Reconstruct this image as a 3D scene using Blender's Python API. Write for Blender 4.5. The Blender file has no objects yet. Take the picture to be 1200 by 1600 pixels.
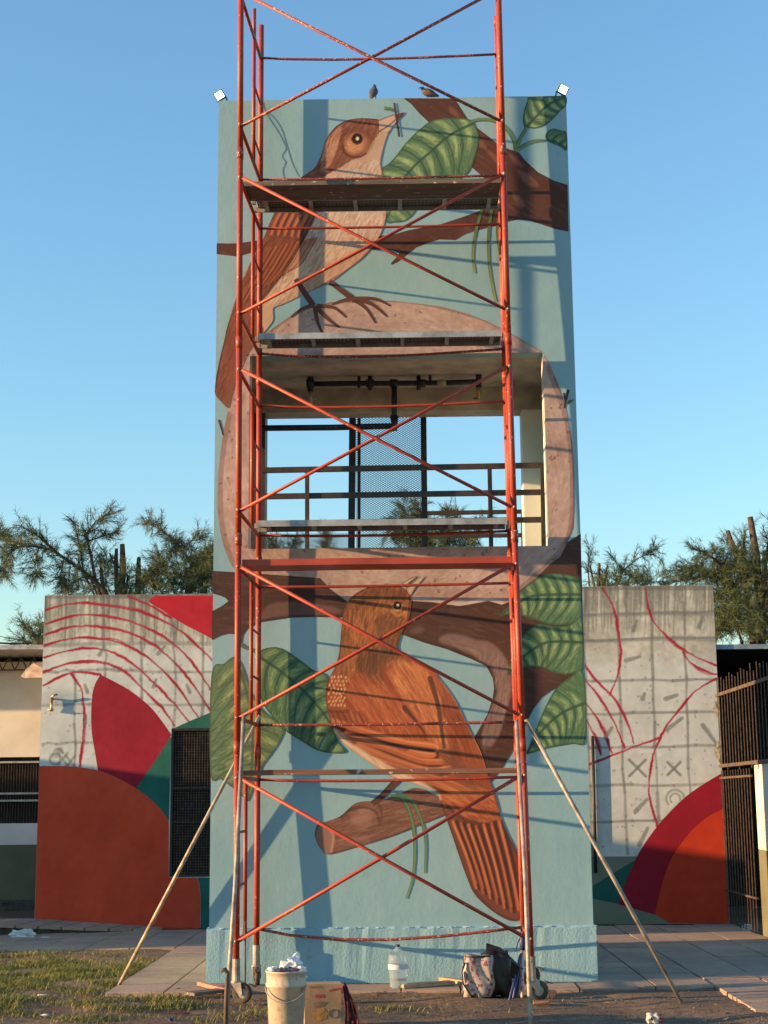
import bpy, bmesh, math, random
import numpy as np
from mathutils import Vector, Matrix

rng = np.random.default_rng(7)
random.seed(7)
PI = math.pi
scene = bpy.context.scene

# ------------------------------------------------------------------ camera
F_PX = 2403.0                                   # focal length for a 1200 x 1600 frame
CAM = Vector((0.05138, -13.63998, 1.52795))
RIGHT = Vector((0.99986471, 0.01376891, -0.00899891))
UP = Vector((0.01138588, -0.18451224, 0.98276426))
FWD = Vector((-0.01187118, 0.98273376, 0.18464405))
cam_data = bpy.data.cameras.new('camera')
cam_data.sensor_fit = 'VERTICAL'
cam_data.sensor_height = 36.0
cam_data.sensor_width = 27.0
cam_data.lens = F_PX / 1600.0 * 36.0
cam_data.clip_end = 2000.0
cam = bpy.data.objects.new('camera', cam_data)
scene.collection.objects.link(cam)
cam.matrix_world = Matrix(((RIGHT.x, UP.x, -FWD.x, CAM.x), (RIGHT.y, UP.y, -FWD.y, CAM.y),
                           (RIGHT.z, UP.z, -FWD.z, CAM.z), (0, 0, 0, 1)))
scene.camera = cam

# ------------------------------------------------------------------ sky, sun, exposure
SUN_AZ = math.radians(78.0)                     # away from the tower wall's outward normal, to the left
SUN_EL = math.radians(8.3)
to_sun = Vector((-math.sin(SUN_AZ) * math.cos(SUN_EL), -math.cos(SUN_AZ) * math.cos(SUN_EL), math.sin(SUN_EL)))
world = bpy.data.worlds.new('World')
scene.world = world
world.use_nodes = True
wn = world.node_tree
sky = wn.nodes.new('ShaderNodeTexSky')
sky.sky_type = 'NISHITA'
sky.sun_disc = False
sky.sun_elevation = SUN_EL
sky.sun_rotation = math.atan2(to_sun.x, to_sun.y)
sky.air_density = 1.38
sky.dust_density = 0.0
sky.ozone_density = 3.9
bg = wn.nodes['Background']
bg.inputs['Strength'].default_value = 0.15
wn.links.new(sky.outputs['Color'], bg.inputs['Color'])
sun_data = bpy.data.lights.new('sun', 'SUN')
sun_data.energy = 5.0
sun_data.angle = math.radians(0.5)
sun_data.color = (1.0, 0.60, 0.29)
sun = bpy.data.objects.new('sun', sun_data)
scene.collection.objects.link(sun)
sun.rotation_euler = to_sun.to_track_quat('Z', 'Y').to_euler()
sun.location = (-20, -6, 12)
scene.view_settings.view_transform = 'Standard'
scene.view_settings.look = 'None'
scene.view_settings.gamma = 1.0
scene.view_settings.exposure = 1.4
scene.view_settings.use_curve_mapping = False
scene.cycles.max_bounces = 6

# ------------------------------------------------------------------ helpers
def ray(px, py):
    return FWD + RIGHT * ((px - 600.0) / F_PX) - UP * ((py - 800.0) / F_PX)
def at_y(px, py, Y):
    d = ray(px, py); return CAM + d * ((Y - CAM.y) / d.y)
def at_z(px, py, Z=0.0):
    d = ray(px, py); return CAM + d * ((Z - CAM.z) / d.z)
def at_x(px, py, X):
    d = ray(px, py); return CAM + d * ((X - CAM.x) / d.x)

def lin(c):
    c = c / 255.0
    return c / 12.92 if c <= 0.04045 else ((c + 0.055) / 1.055) ** 2.4
E_LIT = (1.18, 0.92, 0.77)                      # light on a wall in the late sun; turns a seen colour into a base colour
def S(r, g, b):
    return tuple(min(0.85, lin(v) / e) for v, e in zip((r, g, b), E_LIT))

def link(o, parent=None):
    scene.collection.objects.link(o)
    if parent is not None:
        o.parent = parent
    return o
def empty(name, loc=(0, 0, 0), rz=0.0, parent=None):
    o = bpy.data.objects.new(name, None)
    o.location = loc; o.rotation_euler = (0, 0, rz); o.empty_display_size = 0.2
    return link(o, parent)
def tag(o, label=None, category=None, group=None, kind=None):
    if label: o['label'] = label
    if category: o['category'] = category
    if group: o['group'] = group
    if kind: o['kind'] = kind
    return o
def obj(name, bm, material, parent=None, smooth=False):
    me = bpy.data.meshes.new(name)
    bmesh.ops.recalc_face_normals(bm, faces=bm.faces[:])
    bm.to_mesh(me); bm.free()
    if material is not None: me.materials.append(material)
    if smooth:
        for p in me.polygons: p.use_smooth = True
    return link(bpy.data.objects.new(name, me), parent)
def copy_of(o, parent=None):
    c = o.copy(); scene.collection.objects.link(c)
    c.parent = parent
    return c
def copy_tree(o, parent=None):
    c = copy_of(o, parent)
    for ch in list(o.children):
        if ch is not c: copy_tree(ch, c)
    return c

def bx(bm, x0, x1, y0, y1, z0, z1, bevel=0.0):
    vs = [bm.verts.new((x, y, z)) for x in (x0, x1) for y in (y0, y1) for z in (z0, z1)]
    fs = [(0, 1, 3, 2), (4, 6, 7, 5), (0, 4, 5, 1), (2, 3, 7, 6), (0, 2, 6, 4), (1, 5, 7, 3)]
    faces = [bm.faces.new([vs[i] for i in f]) for f in fs]
    if bevel > 0:
        es = list({e for f in faces for e in f.edges})
        bmesh.ops.bevel(bm, geom=es, offset=bevel, segments=1, affect='EDGES')
    return vs
def box(name, x0, x1, y0, y1, z0, z1, material, parent=None, bevel=0.0):
    bm = bmesh.new(); bx(bm, x0, x1, y0, y1, z0, z1, bevel)
    return obj(name, bm, material, parent)
def tube(bm, pts, r, seg=10, cap=True, radii=None):
    pts = [Vector(p) for p in pts]
    rings = []
    ref = None
    for i, p in enumerate(pts):
        if i == 0: d = pts[1] - pts[0]
        elif i == len(pts) - 1: d = pts[-1] - pts[-2]
        else: d = (pts[i + 1] - p).normalized() + (p - pts[i - 1]).normalized()
        d.normalize()
        if ref is None:
            ref = Vector((0, 0, 1)) if abs(d.z) < 0.9 else Vector((1, 0, 0))
        u = d.cross(ref).normalized(); v = u.cross(d).normalized()
        ref = v
        rr = radii[i] if radii else r
        rings.append([bm.verts.new(p + (u * math.cos(2 * PI * k / seg) + v * math.sin(2 * PI * k / seg)) * rr) for k in range(seg)])
    for a, b in zip(rings[:-1], rings[1:]):
        for k in range(seg):
            bm.faces.new((a[k], a[(k + 1) % seg], b[(k + 1) % seg], b[k]))
    if cap:
        bm.faces.new(list(reversed(rings[0]))); bm.faces.new(rings[-1])
    return rings
def rod(name, pts, r, material, parent=None, seg=10, radii=None):
    bm = bmesh.new(); tube(bm, pts, r, seg, True, radii)
    return obj(name, bm, material, parent, smooth=True)
def lathe(bm, prof, seg=24, at=(0, 0, 0)):
    at = Vector(at); rings = []
    for r, z in prof:
        if r < 1e-5: rings.append([bm.verts.new(at + Vector((0, 0, z)))])
        else: rings.append([bm.verts.new(at + Vector((r * math.cos(2 * PI * k / seg), r * math.sin(2 * PI * k / seg), z))) for k in range(seg)])
    for a, b in zip(rings[:-1], rings[1:]):
        for k in range(seg):
            k2 = (k + 1) % seg
            if len(a) == 1 and len(b) == 1: continue
            if len(a) == 1: bm.faces.new((a[0], b[k2], b[k]))
            elif len(b) == 1: bm.faces.new((a[k], a[k2], b[0]))
            else: bm.faces.new((a[k], a[k2], b[k2], b[k]))
def pydata(name, verts, faces, material, parent=None, smooth=False):
    me = bpy.data.meshes.new(name)
    me.from_pydata([tuple(v) for v in verts], [], faces)
    me.materials.append(material)
    if smooth:
        for p in me.polygons: p.use_smooth = True
    return link(bpy.data.objects.new(name, me), parent)

# ------------------------------------------------------------------ materials
def new_mat(name):
    m = bpy.data.materials.new(name); m.use_nodes = True
    nt = m.node_tree
    return m, nt, nt.nodes['Principled BSDF']
def noise(nt, scale, detail=6.0, rough=0.6, vec=None, dist=0.0):
    n = nt.nodes.new('ShaderNodeTexNoise')
    n.inputs['Scale'].default_value = scale; n.inputs['Detail'].default_value = detail
    n.inputs['Roughness'].default_value = rough; n.inputs['Distortion'].default_value = dist
    if vec is not None: nt.links.new(vec, n.inputs['Vector'])
    return n
def ramp(nt, fac, stops):
    r = nt.nodes.new('ShaderNodeValToRGB')
    cr = r.color_ramp
    while len(cr.elements) < len(stops): cr.elements.new(0.5)
    for e, (p, c) in zip(cr.elements, stops):
        e.position = p; e.color = (c[0], c[1], c[2], 1.0)
    nt.links.new(fac, r.inputs['Fac'])
    return r
def mixc(nt, a, b, fac, mode='MIX'):
    n = nt.nodes.new('ShaderNodeMix'); n.data_type = 'RGBA'; n.blend_type = mode
    for sock, v in ((n.inputs['Factor'], fac), (n.inputs['A'], a), (n.inputs['B'], b)):
        if hasattr(v, 'is_linked') or hasattr(v, 'links'): nt.links.new(v, sock)
        elif isinstance(v, (int, float)): sock.default_value = v
        else: sock.default_value = (v[0], v[1], v[2], 1.0)
    return n.outputs['Result']
def bump(nt, bsdf, height, strength, dist, prev=None):
    b = nt.nodes.new('ShaderNodeBump')
    b.inputs['Strength'].default_value = strength; b.inputs['Distance'].default_value = dist
    nt.links.new(height, b.inputs['Height'])
    if prev is not None: nt.links.new(prev, b.inputs['Normal'])
    nt.links.new(b.outputs['Normal'], bsdf.inputs['Normal'])
    return b.outputs['Normal']
def geo_pos(nt):
    return nt.nodes.new('ShaderNodeNewGeometry').outputs['Position']
def mapped(nt, vec, scale):
    m = nt.nodes.new('ShaderNodeMapping'); m.inputs['Scale'].default_value = scale
    nt.links.new(vec, m.inputs['Vector']); return m.outputs['Vector']

def plaster_relief(nt, bsdf, amount=1.0):
    pos = geo_pos(nt)
    n1 = noise(nt, 26.0, 5.0, 0.6, pos)
    n2 = noise(nt, 4.0, 3.0, 0.5, pos)
    b1 = bump(nt, bsdf, n2.outputs['Fac'], 0.20 * amount, 0.02)
    return bump(nt, bsdf, n1.outputs['Fac'], 0.22 * amount, 0.006, b1)

def mat_paint_attr(name='mural_paint', rough=0.75, relief=1.0):
    m, nt, b = new_mat(name)
    at = nt.nodes.new('ShaderNodeAttribute'); at.attribute_name = 'paint'
    pos = geo_pos(nt)
    n = noise(nt, 1.6, 5.0, 0.6, pos)
    r = ramp(nt, n.outputs['Fac'], [(0.3, (0.86, 0.86, 0.86)), (0.7, (1.08, 1.07, 1.05))])
    nt.links.new(mixc(nt, at.outputs['Color'], r.outputs['Color'], 1.0, 'MULTIPLY'), b.inputs['Base Color'])
    b.inputs['Roughness'].default_value = rough
    b.inputs['Specular IOR Level'].default_value = 0.3
    plaster_relief(nt, b, relief)
    return m
def mat_plain(name, color, rough=0.7, metal=0.0, var=0.15, scale=8.0, bump_s=0.0, bump_scale=40.0, spec=0.4, dark=None):
    m, nt, b = new_mat(name)
    pos = geo_pos(nt)
    n = noise(nt, scale, 6.0, 0.62, pos)
    lo = dark if dark else tuple(c * (1 - var * 2) for c in color)
    hi = tuple(min(0.9, c * (1 + var)) for c in color)
    r = ramp(nt, n.outputs['Fac'], [(0.32, lo), (0.62, hi)])
    nt.links.new(r.outputs['Color'], b.inputs['Base Color'])
    b.inputs['Roughness'].default_value = rough; b.inputs['Metallic'].default_value = metal
    b.inputs['Specular IOR Level'].default_value = spec
    if bump_s > 0:
        n2 = noise(nt, bump_scale, 6.0, 0.65, pos)
        bump(nt, b, n2.outputs['Fac'], bump_s, 0.01)
    return m
def mat_spotted(name, color, spot, amount=0.62, scale=55.0, rough=0.5, metal=0.0, second=None, spec=0.4):
    """paint with chips / splashes of a second colour"""
    m, nt, b = new_mat(name)
    pos = geo_pos(nt)
    n0 = noise(nt, 3.0, 4.0, 0.6, pos)
    base = ramp(nt, n0.outputs['Fac'], [(0.3, tuple(c * 0.68 for c in color)), (0.7, tuple(min(0.9, c * 1.1) for c in color))]).outputs['Color']
    if second is not None:
        n3 = noise(nt, 11.0, 5.0, 0.7, pos)
        k3 = ramp(nt, n3.outputs['Fac'], [(0.58, (0, 0, 0)), (0.66, (1, 1, 1))])
        base = mixc(nt, base, second, k3.outputs['Color'])
    n = noise(nt, scale, 3.0, 0.55, pos)
    k = ramp(nt, n.outputs['Fac'], [(amount, (0, 0, 0)), (amount + 0.03, (1, 1, 1))])
    nt.links.new(mixc(nt, base, spot, k.outputs['Color']), b.inputs['Base Color'])
    b.inputs['Roughness'].default_value = rough; b.inputs['Metallic'].default_value = metal
    b.inputs['Specular IOR Level'].default_value = spec
    bump(nt, b, n.outputs['Fac'], 0.2, 0.002)
    return m

M = {}
M['mural'] = mat_paint_attr()
M['wing_paint'] = mat_paint_attr('wing_paint', 0.8, 0.8)

def mat_blue_wall():
    m, nt, b = new_mat('blue_plaster')
    pos = geo_pos(nt)
    n = noise(nt, 0.7, 6.0, 0.6, pos)
    r = ramp(nt, n.outputs['Fac'], [(0.35, S(132, 158, 156)), (0.65, S(148, 168, 163))])
    n2 = noise(nt, 1.0, 7.0, 0.7, mapped(nt, pos, (7.0, 7.0, 0.6)))
    r2 = ramp(nt, n2.outputs['Fac'], [(0.3, (0.96, 0.965, 0.97)), (0.6, (1.02, 1.02, 1.01))])
    c = mixc(nt, r.outputs['Color'], r2.outputs['Color'], 1.0, 'MULTIPLY')
    n3 = noise(nt, 2.3, 8.0, 0.72, pos)             # scuffs and old repairs in the paint
    k3 = ramp(nt, n3.outputs['Fac'], [(0.60, (0, 0, 0)), (0.70, (0.55, 0.55, 0.55))])
    c = mixc(nt, c, S(120, 142, 138), k3.outputs['Color'])
    n4 = noise(nt, 55.0, 2.0, 0.5, pos)
    k4 = ramp(nt, n4.outputs['Fac'], [(0.70, (0, 0, 0)), (0.73, (0.7, 0.7, 0.7))])
    c = mixc(nt, c, S(96, 112, 112), k4.outputs['Color'])
    nt.links.new(c, b.inputs['Base Color'])
    b.inputs['Roughness'].default_value = 0.75
    b.inputs['Specular IOR Level'].default_value = 0.3
    plaster_relief(nt, b, 1.0)
    return m
M['blue'] = mat_blue_wall()
def mat_plinth():
    m, nt, b = new_mat('blue_rough_render')
    pos = geo_pos(nt)
    n = noise(nt, 1.3, 6.0, 0.6, pos)
    r = ramp(nt, n.outputs['Fac'], [(0.35, S(128, 158, 160)), (0.65, S(146, 170, 168))])
    n5 = noise(nt, 7.0, 7.0, 0.75, pos)
    k5 = ramp(nt, n5.outputs['Fac'], [(0.58, (0, 0, 0)), (0.72, (0.6, 0.6, 0.6))])
    nt.links.new(mixc(nt, r.outputs['Color'], S(112, 118, 104), k5.outputs['Color']), b.inputs['Base Color'])
    b.inputs['Roughness'].default_value = 0.8
    v = noise(nt, 48.0, 5.0, 0.6, pos, 0.2)
    bump(nt, b, v.outputs['Fac'], 0.5, 0.009)
    return m
M['plinth'] = mat_plinth()
M['grey_plaster'] = mat_plain('bare_plaster', (0.43, 0.375, 0.30), 0.85, 0, 0.18, 3.2, 0.4, 22.0)
M['cream_wall'] = mat_plain('cream_wall', (0.62, 0.60, 0.53), 0.8, 0, 0.08, 1.5, 0.2, 40.0)
M['olive_wall'] = mat_plain('olive_wall', (0.12, 0.125, 0.075), 0.8, 0, 0.1, 2.0, 0.2, 40.0)
M['white_wall'] = mat_plain('white_wall', (0.62, 0.62, 0.62), 0.8, 0, 0.05, 1.5, 0.2, 40.0)
RED = (0.335, 0.046, 0.023)
M['tube'] = mat_spotted('red_scaffold_paint', RED, (0.50, 0.32, 0.24), 0.665, 42.0, 0.5, 0.0, (0.20, 0.035, 0.024))
M['tube_old'] = mat_spotted('worn_red_tube', (0.25, 0.045, 0.032), (0.55, 0.42, 0.34), 0.60, 60.0, 0.5, 0.0, (0.22, 0.07, 0.05))
M['tan_pipe'] = mat_plain('weathered_pipe', (0.36, 0.31, 0.22), 0.6, 0.1, 0.3, 9.0, 0.15, 60.0)
M['galv'] = mat_plain('galvanised_pipe', (0.29, 0.26, 0.215), 0.55, 0.15, 0.3, 9.0, 0.15, 60.0)
M['steel'] = mat_plain('grey_steel', (0.36, 0.36, 0.35), 0.45, 0.4, 0.2, 10.0, 0.1, 60.0)
M['deck'] = mat_plain('galvanised_deck', (0.33, 0.37, 0.38), 0.5, 0.3, 0.2, 7.0, 0.1, 60.0)
M['deck_dark'] = mat_plain('deck_underside', (0.10, 0.09, 0.08), 0.6, 0.2, 0.3, 12.0, 0.1, 60.0)
M['black_metal'] = mat_plain('black_painted_metal', (0.018, 0.018, 0.022), 0.5, 0.0, 0.3, 20.0, 0.15, 70.0)
M['blue_pipe'] = mat_spotted('dark_blue_pipe', (0.014, 0.017, 0.035), (0.2, 0.19, 0.17), 0.66, 40.0, 0.5)
M['brown_metal'] = mat_plain('brown_rail_paint', (0.045, 0.033, 0.026), 0.55, 0.0, 0.2, 12.0, 0.15, 60.0)
M['rust_metal'] = mat_plain('rusty_bars', (0.085, 0.062, 0.045), 0.7, 0.0, 0.3, 14.0, 0.2, 60.0)
M['rubber'] = mat_plain('dusty_rubber', (0.07, 0.055, 0.042), 0.85, 0, 0.3, 14.0, 0.2, 60.0)
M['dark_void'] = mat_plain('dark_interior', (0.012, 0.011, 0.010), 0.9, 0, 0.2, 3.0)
M['brass'] = mat_plain('brass', (0.35, 0.25, 0.12), 0.4, 0.7, 0.2, 20.0)

def mat_wood(name, c0, c1, splash=None):
    m, nt, b = new_mat(name)
    pos = geo_pos(nt)
    n = noise(nt, 1.0, 7.0, 0.65, mapped(nt, pos, (1.6, 26.0, 40.0)))
    col = ramp(nt, n.outputs['Fac'], [(0.3, c0), (0.68, c1)]).outputs['Color']
    if splash is not None:
        n2 = noise(nt, 22.0, 5.0, 0.7, mapped(nt, pos, (0.55, 1.0, 1.0)))
        k = ramp(nt, n2.outputs['Fac'], [(0.62, (0, 0, 0)), (0.65, (1, 1, 1))])
        col = mixc(nt, col, splash, k.outputs['Color'])
    nt.links.new(col, b.inputs['Base Color'])
    b.inputs['Roughness'].default_value = 0.8
    bump(nt, b, n.outputs['Fac'], 0.5, 0.004)
    return m
M['wood_plank'] = mat_wood('scaffold_wood', (0.11, 0.045, 0.028), (0.26, 0.13, 0.085), (0.55, 0.46, 0.38))
M['wood_top'] = mat_wood('old_board', (0.06, 0.05, 0.04), (0.17, 0.135, 0.10), (0.5, 0.45, 0.38))
M['wood_raw'] = mat_wood('raw_wood', (0.30, 0.19, 0.10), (0.52, 0.37, 0.22))
M['wood_red'] = mat_spotted('red_plank_paint', (0.40, 0.06, 0.03), (0.5, 0.3, 0.22), 0.70, 40.0, 0.45, 0.0, (0.28, 0.05, 0.03))
M['bark'] = mat_plain('bark', (0.085, 0.06, 0.042), 0.95, 0, 0.35, 9.0, 0.8, 30.0)
M['cut_wood'] = mat_plain('cut_wood', (0.30, 0.20, 0.12), 0.9, 0, 0.2, 12.0, 0.3, 30.0)
# ------------------------------------------------------------------ paint engine: mural figures as flat coats of paint
def srgb_to_base(a):
    a = np.clip(a, 0, 255) / 255.0
    l = np.where(a <= 0.04045, a / 12.92, ((a + 0.055) / 1.055) ** 2.4)
    return np.clip(l / np.array(E_LIT), 0.004, 0.85)
def curve(pts, n=6, closed=False):
    """Catmull-Rom through the points"""
    p = np.array(pts, float); out = []
    N = len(p)
    for i in range(N if closed else N - 1):
        if closed: a, b, c, d = p[(i - 1) % N], p[i], p[(i + 1) % N], p[(i + 2) % N]
        else: a, b, c, d = p[max(i - 1, 0)], p[i], p[i + 1], p[min(i + 2, N - 1)]
        for t in np.arange(n) / n:
            out.append(0.5 * ((2 * b) + (-a + c) * t + (2 * a - 5 * b + 4 * c - d) * t * t + (-a + 3 * b - 3 * c + d) * t ** 3))
    if not closed: out.append(p[-1])
    return np.array(out)
def inside(poly, X, Y):
    """even-odd test for arrays"""
    r = np.zeros(X.shape, bool)
    x0, y0 = poly[:, 0], poly[:, 1]; x1, y1 = np.roll(x0, -1), np.roll(y0, -1)
    for a, b, c, d in zip(x0, y0, x1, y1):
        if b == d: continue
        k = ((b > Y) != (d > Y))
        r ^= k & (X < (c - a) * (Y - b) / (d - b) + a)
    return r
def blur(a, n):
    for _ in range(2):
        for ax in (0, 1):
            p = np.pad(a, [(n, n) if i == ax else (0, 0) for i in range(2)], mode='edge')
            c = np.cumsum(p, axis=ax); z = np.zeros_like(np.take(c, [0], axis=ax))
            c = np.concatenate([z, c], axis=ax); w = 2 * n + 1
            m = a.shape[ax]
            a = (np.take(c, range(w, w + m), axis=ax) - np.take(c, range(0, m), axis=ax)) / w
    return a

sheet_count = [0]
class Sheet:
    """a coat of paint on the plane y = Y, outlined by loops given in photo pixels; colours are painted on a fine grid of vertices"""
    def __init__(self, loops, Y, base, res=0.0075, smooth=True):
        self.Y = Y; self.res = res
        self.loops = []
        for lp in loops:
            q = curve(lp, 5, True) if smooth else np.array(lp, float)
            self.loops.append(self.w(q))
        allp = np.concatenate(self.loops)
        self.x0, self.z0 = allp.min(0) - res; x1, z1 = allp.max(0) + res
        self.nx = int((x1 - self.x0) / res) + 2; self.nz = int((z1 - self.z0) / res) + 2
        self.X, self.Z = np.meshgrid(self.x0 + np.arange(self.nx) * res, self.z0 + np.arange(self.nz) * res)
        self.col = np.empty((self.nz, self.nx, 3)); self.col[:] = base
        self.mpp = self.scale()
    def w(self, pts):
        out = np.empty((len(pts), 2))
        for i, (x, y) in enumerate(pts):
            p = at_y(float(x), float(y), self.Y); out[i] = (p.x, p.z)
        return out
    def scale(self):
        return (self.Y - CAM.y) / F_PX
    def blend(self, mask, rgb, sl=(slice(None), slice(None))):
        m = mask[..., None]
        self.col[sl] = self.col[sl] * (1 - m) + np.array(rgb, float) * m
    def fill(self, pts, rgb, alpha=1.0, soft=0, smooth=True):
        q = self.w(curve(pts, 5, True) if smooth else pts)
        m = inside(q, self.X, self.Z).astype(float)
        if soft: m = blur(m, soft)
        self.blend(m * alpha, rgb)
    def blob(self, cx, cy, rx, ry, rgb, alpha=1.0, rot=0.0, hard=3.0):
        t = np.linspace(0, 2 * PI, 20, endpoint=False)
        c, s = math.cos(rot), math.sin(rot)
        x = rx * np.cos(t); y = ry * np.sin(t)
        self.fill(np.stack([cx + x * c - y * s, cy + x * s + y * c], 1), rgb, alpha, 2 if hard < 3 else 0, False)
    def stroke_w(self, q, w0, w1, rgb, alpha=1.0, rough=0.0):
        """q in wall metres"""
        pad = max(w0, w1) + 2 * self.res
        i0 = max(0, int((q[:, 0].min() - pad - self.x0) / self.res)); i1 = min(self.nx, int((q[:, 0].max() + pad - self.x0) / self.res) + 2)
        j0 = max(0, int((q[:, 1].min() - pad - self.z0) / self.res)); j1 = min(self.nz, int((q[:, 1].max() + pad - self.z0) / self.res) + 2)
        if i1 <= i0 or j1 <= j0: return
        sl = (slice(j0, j1), slice(i0, i1))
        X, Z = self.X[sl], self.Z[sl]
        best = np.full(X.shape, -9.0)
        n = len(q) - 1
        for k in range(n):
            a, b = q[k], q[k + 1]; d = b - a; L = d @ d
            if L < 1e-12: continue
            t = np.clip(((X - a[0]) * d[0] + (Z - a[1]) * d[1]) / L, 0, 1)
            dist = np.hypot(X - a[0] - t * d[0], Z - a[1] - t * d[1])
            w = w0 + (w1 - w0) * (k + t) / n
            best = np.maximum(best, (w * 0.5 - dist))
        m = np.clip(best / self.res + 0.5, 0, 1)
        if rough: m = m * np.clip(rng.random(m.shape) * (1 + rough) + (1 - rough), 0, 1)
        self.blend(m * alpha, rgb, sl)
    def stroke(self, pts, w0, w1, rgb, alpha=1.0, rough=0.0, n=5):
        q = curve(pts, n) if len(pts) > 2 else np.array(pts, float)
        self.stroke_w(self.w(q), w0 * self.mpp, w1 * self.mpp, rgb, alpha, rough)
    def hairs(self, n, region, direction, length, width, colors, alpha=0.6, bend=0.15):
        """short brush strokes inside a region (pixels); direction(x, y) -> angle in image space"""
        reg = curve(region, 4, True)
        lo, hi = reg.min(0), reg.max(0)
        k = 0
        P = rng.random((n * 3, 2)) * (hi - lo) + lo
        P = P[inside(reg, P[:, 0], P[:, 1])][:n]
        for x, y in P:
            a = direction(x, y) + rng.normal(0, 0.12)
            L = length * rng.uniform(0.6, 1.3); c = rng.normal(0, bend)
            pts = np.array([(x, y), (x + math.cos(a) * L * 0.5, y + math.sin(a) * L * 0.5),
                            (x + math.cos(a) * L * 0.5 + math.cos(a + c) * L * 0.5, y + math.sin(a) * L * 0.5 + math.sin(a + c) * L * 0.5)])
            self.stroke_w(self.w(pts), width * self.mpp, width * 0.3 * self.mpp, colors[rng.integers(len(colors))], alpha * rng.uniform(0.5, 1.0))
    def mottle(self, scale, amp, tint=(1, 1, 1)):
        g = rng.normal(0, 1, (max(3, int(self.nz * self.res / scale)) + 2, max(3, int(self.nx * self.res / scale)) + 2))
        zi = np.linspace(0, g.shape[0] - 1.001, self.nz); xi = np.linspace(0, g.shape[1] - 1.001, self.nx)
        z0 = zi.astype(int); x0 = xi.astype(int); fz = (zi - z0)[:, None]; fx = (xi - x0)[None]
        v = (g[z0][:, x0] * (1 - fz) * (1 - fx) + g[z0 + 1][:, x0] * fz * (1 - fx) + g[z0][:, x0 + 1] * (1 - fz) * fx + g[z0 + 1][:, x0 + 1] * fz * fx)
        self.col += v[..., None] * amp * np.array(tint)
    def build(self, name, layer, parent, material=None):
        cx = (self.X[:-1, :-1] + self.X[1:, 1:]) / 2; cz = (self.Z[:-1, :-1] + self.Z[1:, 1:]) / 2
        m = np.zeros(cx.shape, bool)
        for lp in self.loops: m ^= inside(lp, cx, cz)
        J, I = np.nonzero(m)
        idx = np.stack([J * self.nx + I, J * self.nx + I + 1, (J + 1) * self.nx + I + 1, (J + 1) * self.nx + I], 1)
        used, inv = np.unique(idx.ravel(), return_inverse=True)
        quads = inv.reshape(-1, 4)
        cnt = np.bincount(quads.ravel(), minlength=len(used))
        x = self.X.ravel()[used].copy(); z = self.Z.ravel()[used].copy()
        c = self.col.reshape(-1, 3)[used]
        bi = np.nonzero(cnt < 4)[0]
        best = np.full(len(bi), 1e9); bxx = x[bi].copy(); bzz = z[bi].copy()
        for lp in self.loops:
            nxt = np.roll(lp, -1, 0)
            for a, b in zip(lp, nxt):
                d = b - a; L = d @ d
                if L < 1e-14: continue
                t = np.clip(((x[bi] - a[0]) * d[0] + (z[bi] - a[1]) * d[1]) / L, 0, 1)
                ex = a[0] + t * d[0]; ez = a[1] + t * d[1]
                dd = np.hypot(x[bi] - ex, z[bi] - ez)
                k = dd < best
                best[k] = dd[k]; bxx[k] = ex[k]; bzz[k] = ez[k]
        ok = best < 1.2 * self.res
        x[bi[ok]] = bxx[ok]; z[bi[ok]] = bzz[ok]
        sheet_count[0] += 1
        y = self.Y - 0.001 - 0.0007 * layer - 0.00003 * (sheet_count[0] % 20)
        co = np.stack([x, np.full_like(x, y), z], 1)
        me = bpy.data.meshes.new(name)
        me.vertices.add(len(co)); me.vertices.foreach_set('co', co.astype(np.float32).ravel())
        me.loops.add(quads.size); me.loops.foreach_set('vertex_index', quads.astype(np.int32).ravel())
        me.polygons.add(len(quads)); me.polygons.foreach_set('loop_start', np.arange(0, quads.size, 4, dtype=np.int32))
        me.update(calc_edges=True)
        at = me.attributes.new('paint', 'FLOAT_COLOR', 'POINT')
        at.data.foreach_set('color', np.concatenate([srgb_to_base(c), np.ones((len(c), 1))], 1).astype(np.float32).ravel())
        me.materials.append(material or M['mural'])
        return link(bpy.data.objects.new(name, me), parent)

# ------------------------------------------------------------------ mural tower
TW, TH = 1.65, 8.091
PL = 0.462
OX0, OX1, OZ0, OZ1 = -1.336, 1.361, 3.765, 5.566
tower = empty('mural_tower')
tag(tower, 'tall narrow tower painted blue with two brown birds, an open bay at mid height', 'tower')
WALL_T = 0.16
bm = bmesh.new()
# front wall round the opening, one skin with real thickness
xs = [-TW, OX0, OX1, TW]; zs = [PL, OZ0, OZ1, TH]
def grid_wall(bm, xs, zs, y0, y1, skip):
    V = {}
    for i, x in enumerate(xs):
        for j, z in enumerate(zs):
            for k, y in enumerate((y0, y1)): V[i, j, k] = bm.verts.new((x, y, z))
    cells = {(i, j) for i in range(len(xs) - 1) for j in range(len(zs) - 1)} - skip
    for i, j in cells:
        bm.faces.new((V[i, j, 0], V[i + 1, j, 0], V[i + 1, j + 1, 0], V[i, j + 1, 0]))
        bm.faces.new((V[i, j, 1], V[i, j + 1, 1], V[i + 1, j + 1, 1], V[i + 1, j, 1]))
        if (i - 1, j) not in cells: bm.faces.new((V[i, j, 0], V[i, j + 1, 0], V[i, j + 1, 1], V[i, j, 1]))
        if (i + 1, j) not in cells: bm.faces.new((V[i + 1, j, 0], V[i + 1, j, 1], V[i + 1, j + 1, 1], V[i + 1, j + 1, 0]))
        if (i, j - 1) not in cells: bm.faces.new((V[i, j, 0], V[i, j, 1], V[i + 1, j, 1], V[i + 1, j, 0]))
        if (i, j + 1) not in cells: bm.faces.new((V[i, j + 1, 0], V[i + 1, j + 1, 0], V[i + 1, j + 1, 1], V[i, j + 1, 1]))
grid_wall(bm, xs, zs, 0.0, WALL_T, {(1, 1)})
front_wall = obj('front_wall', bm, M['blue'], tower)
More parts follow.
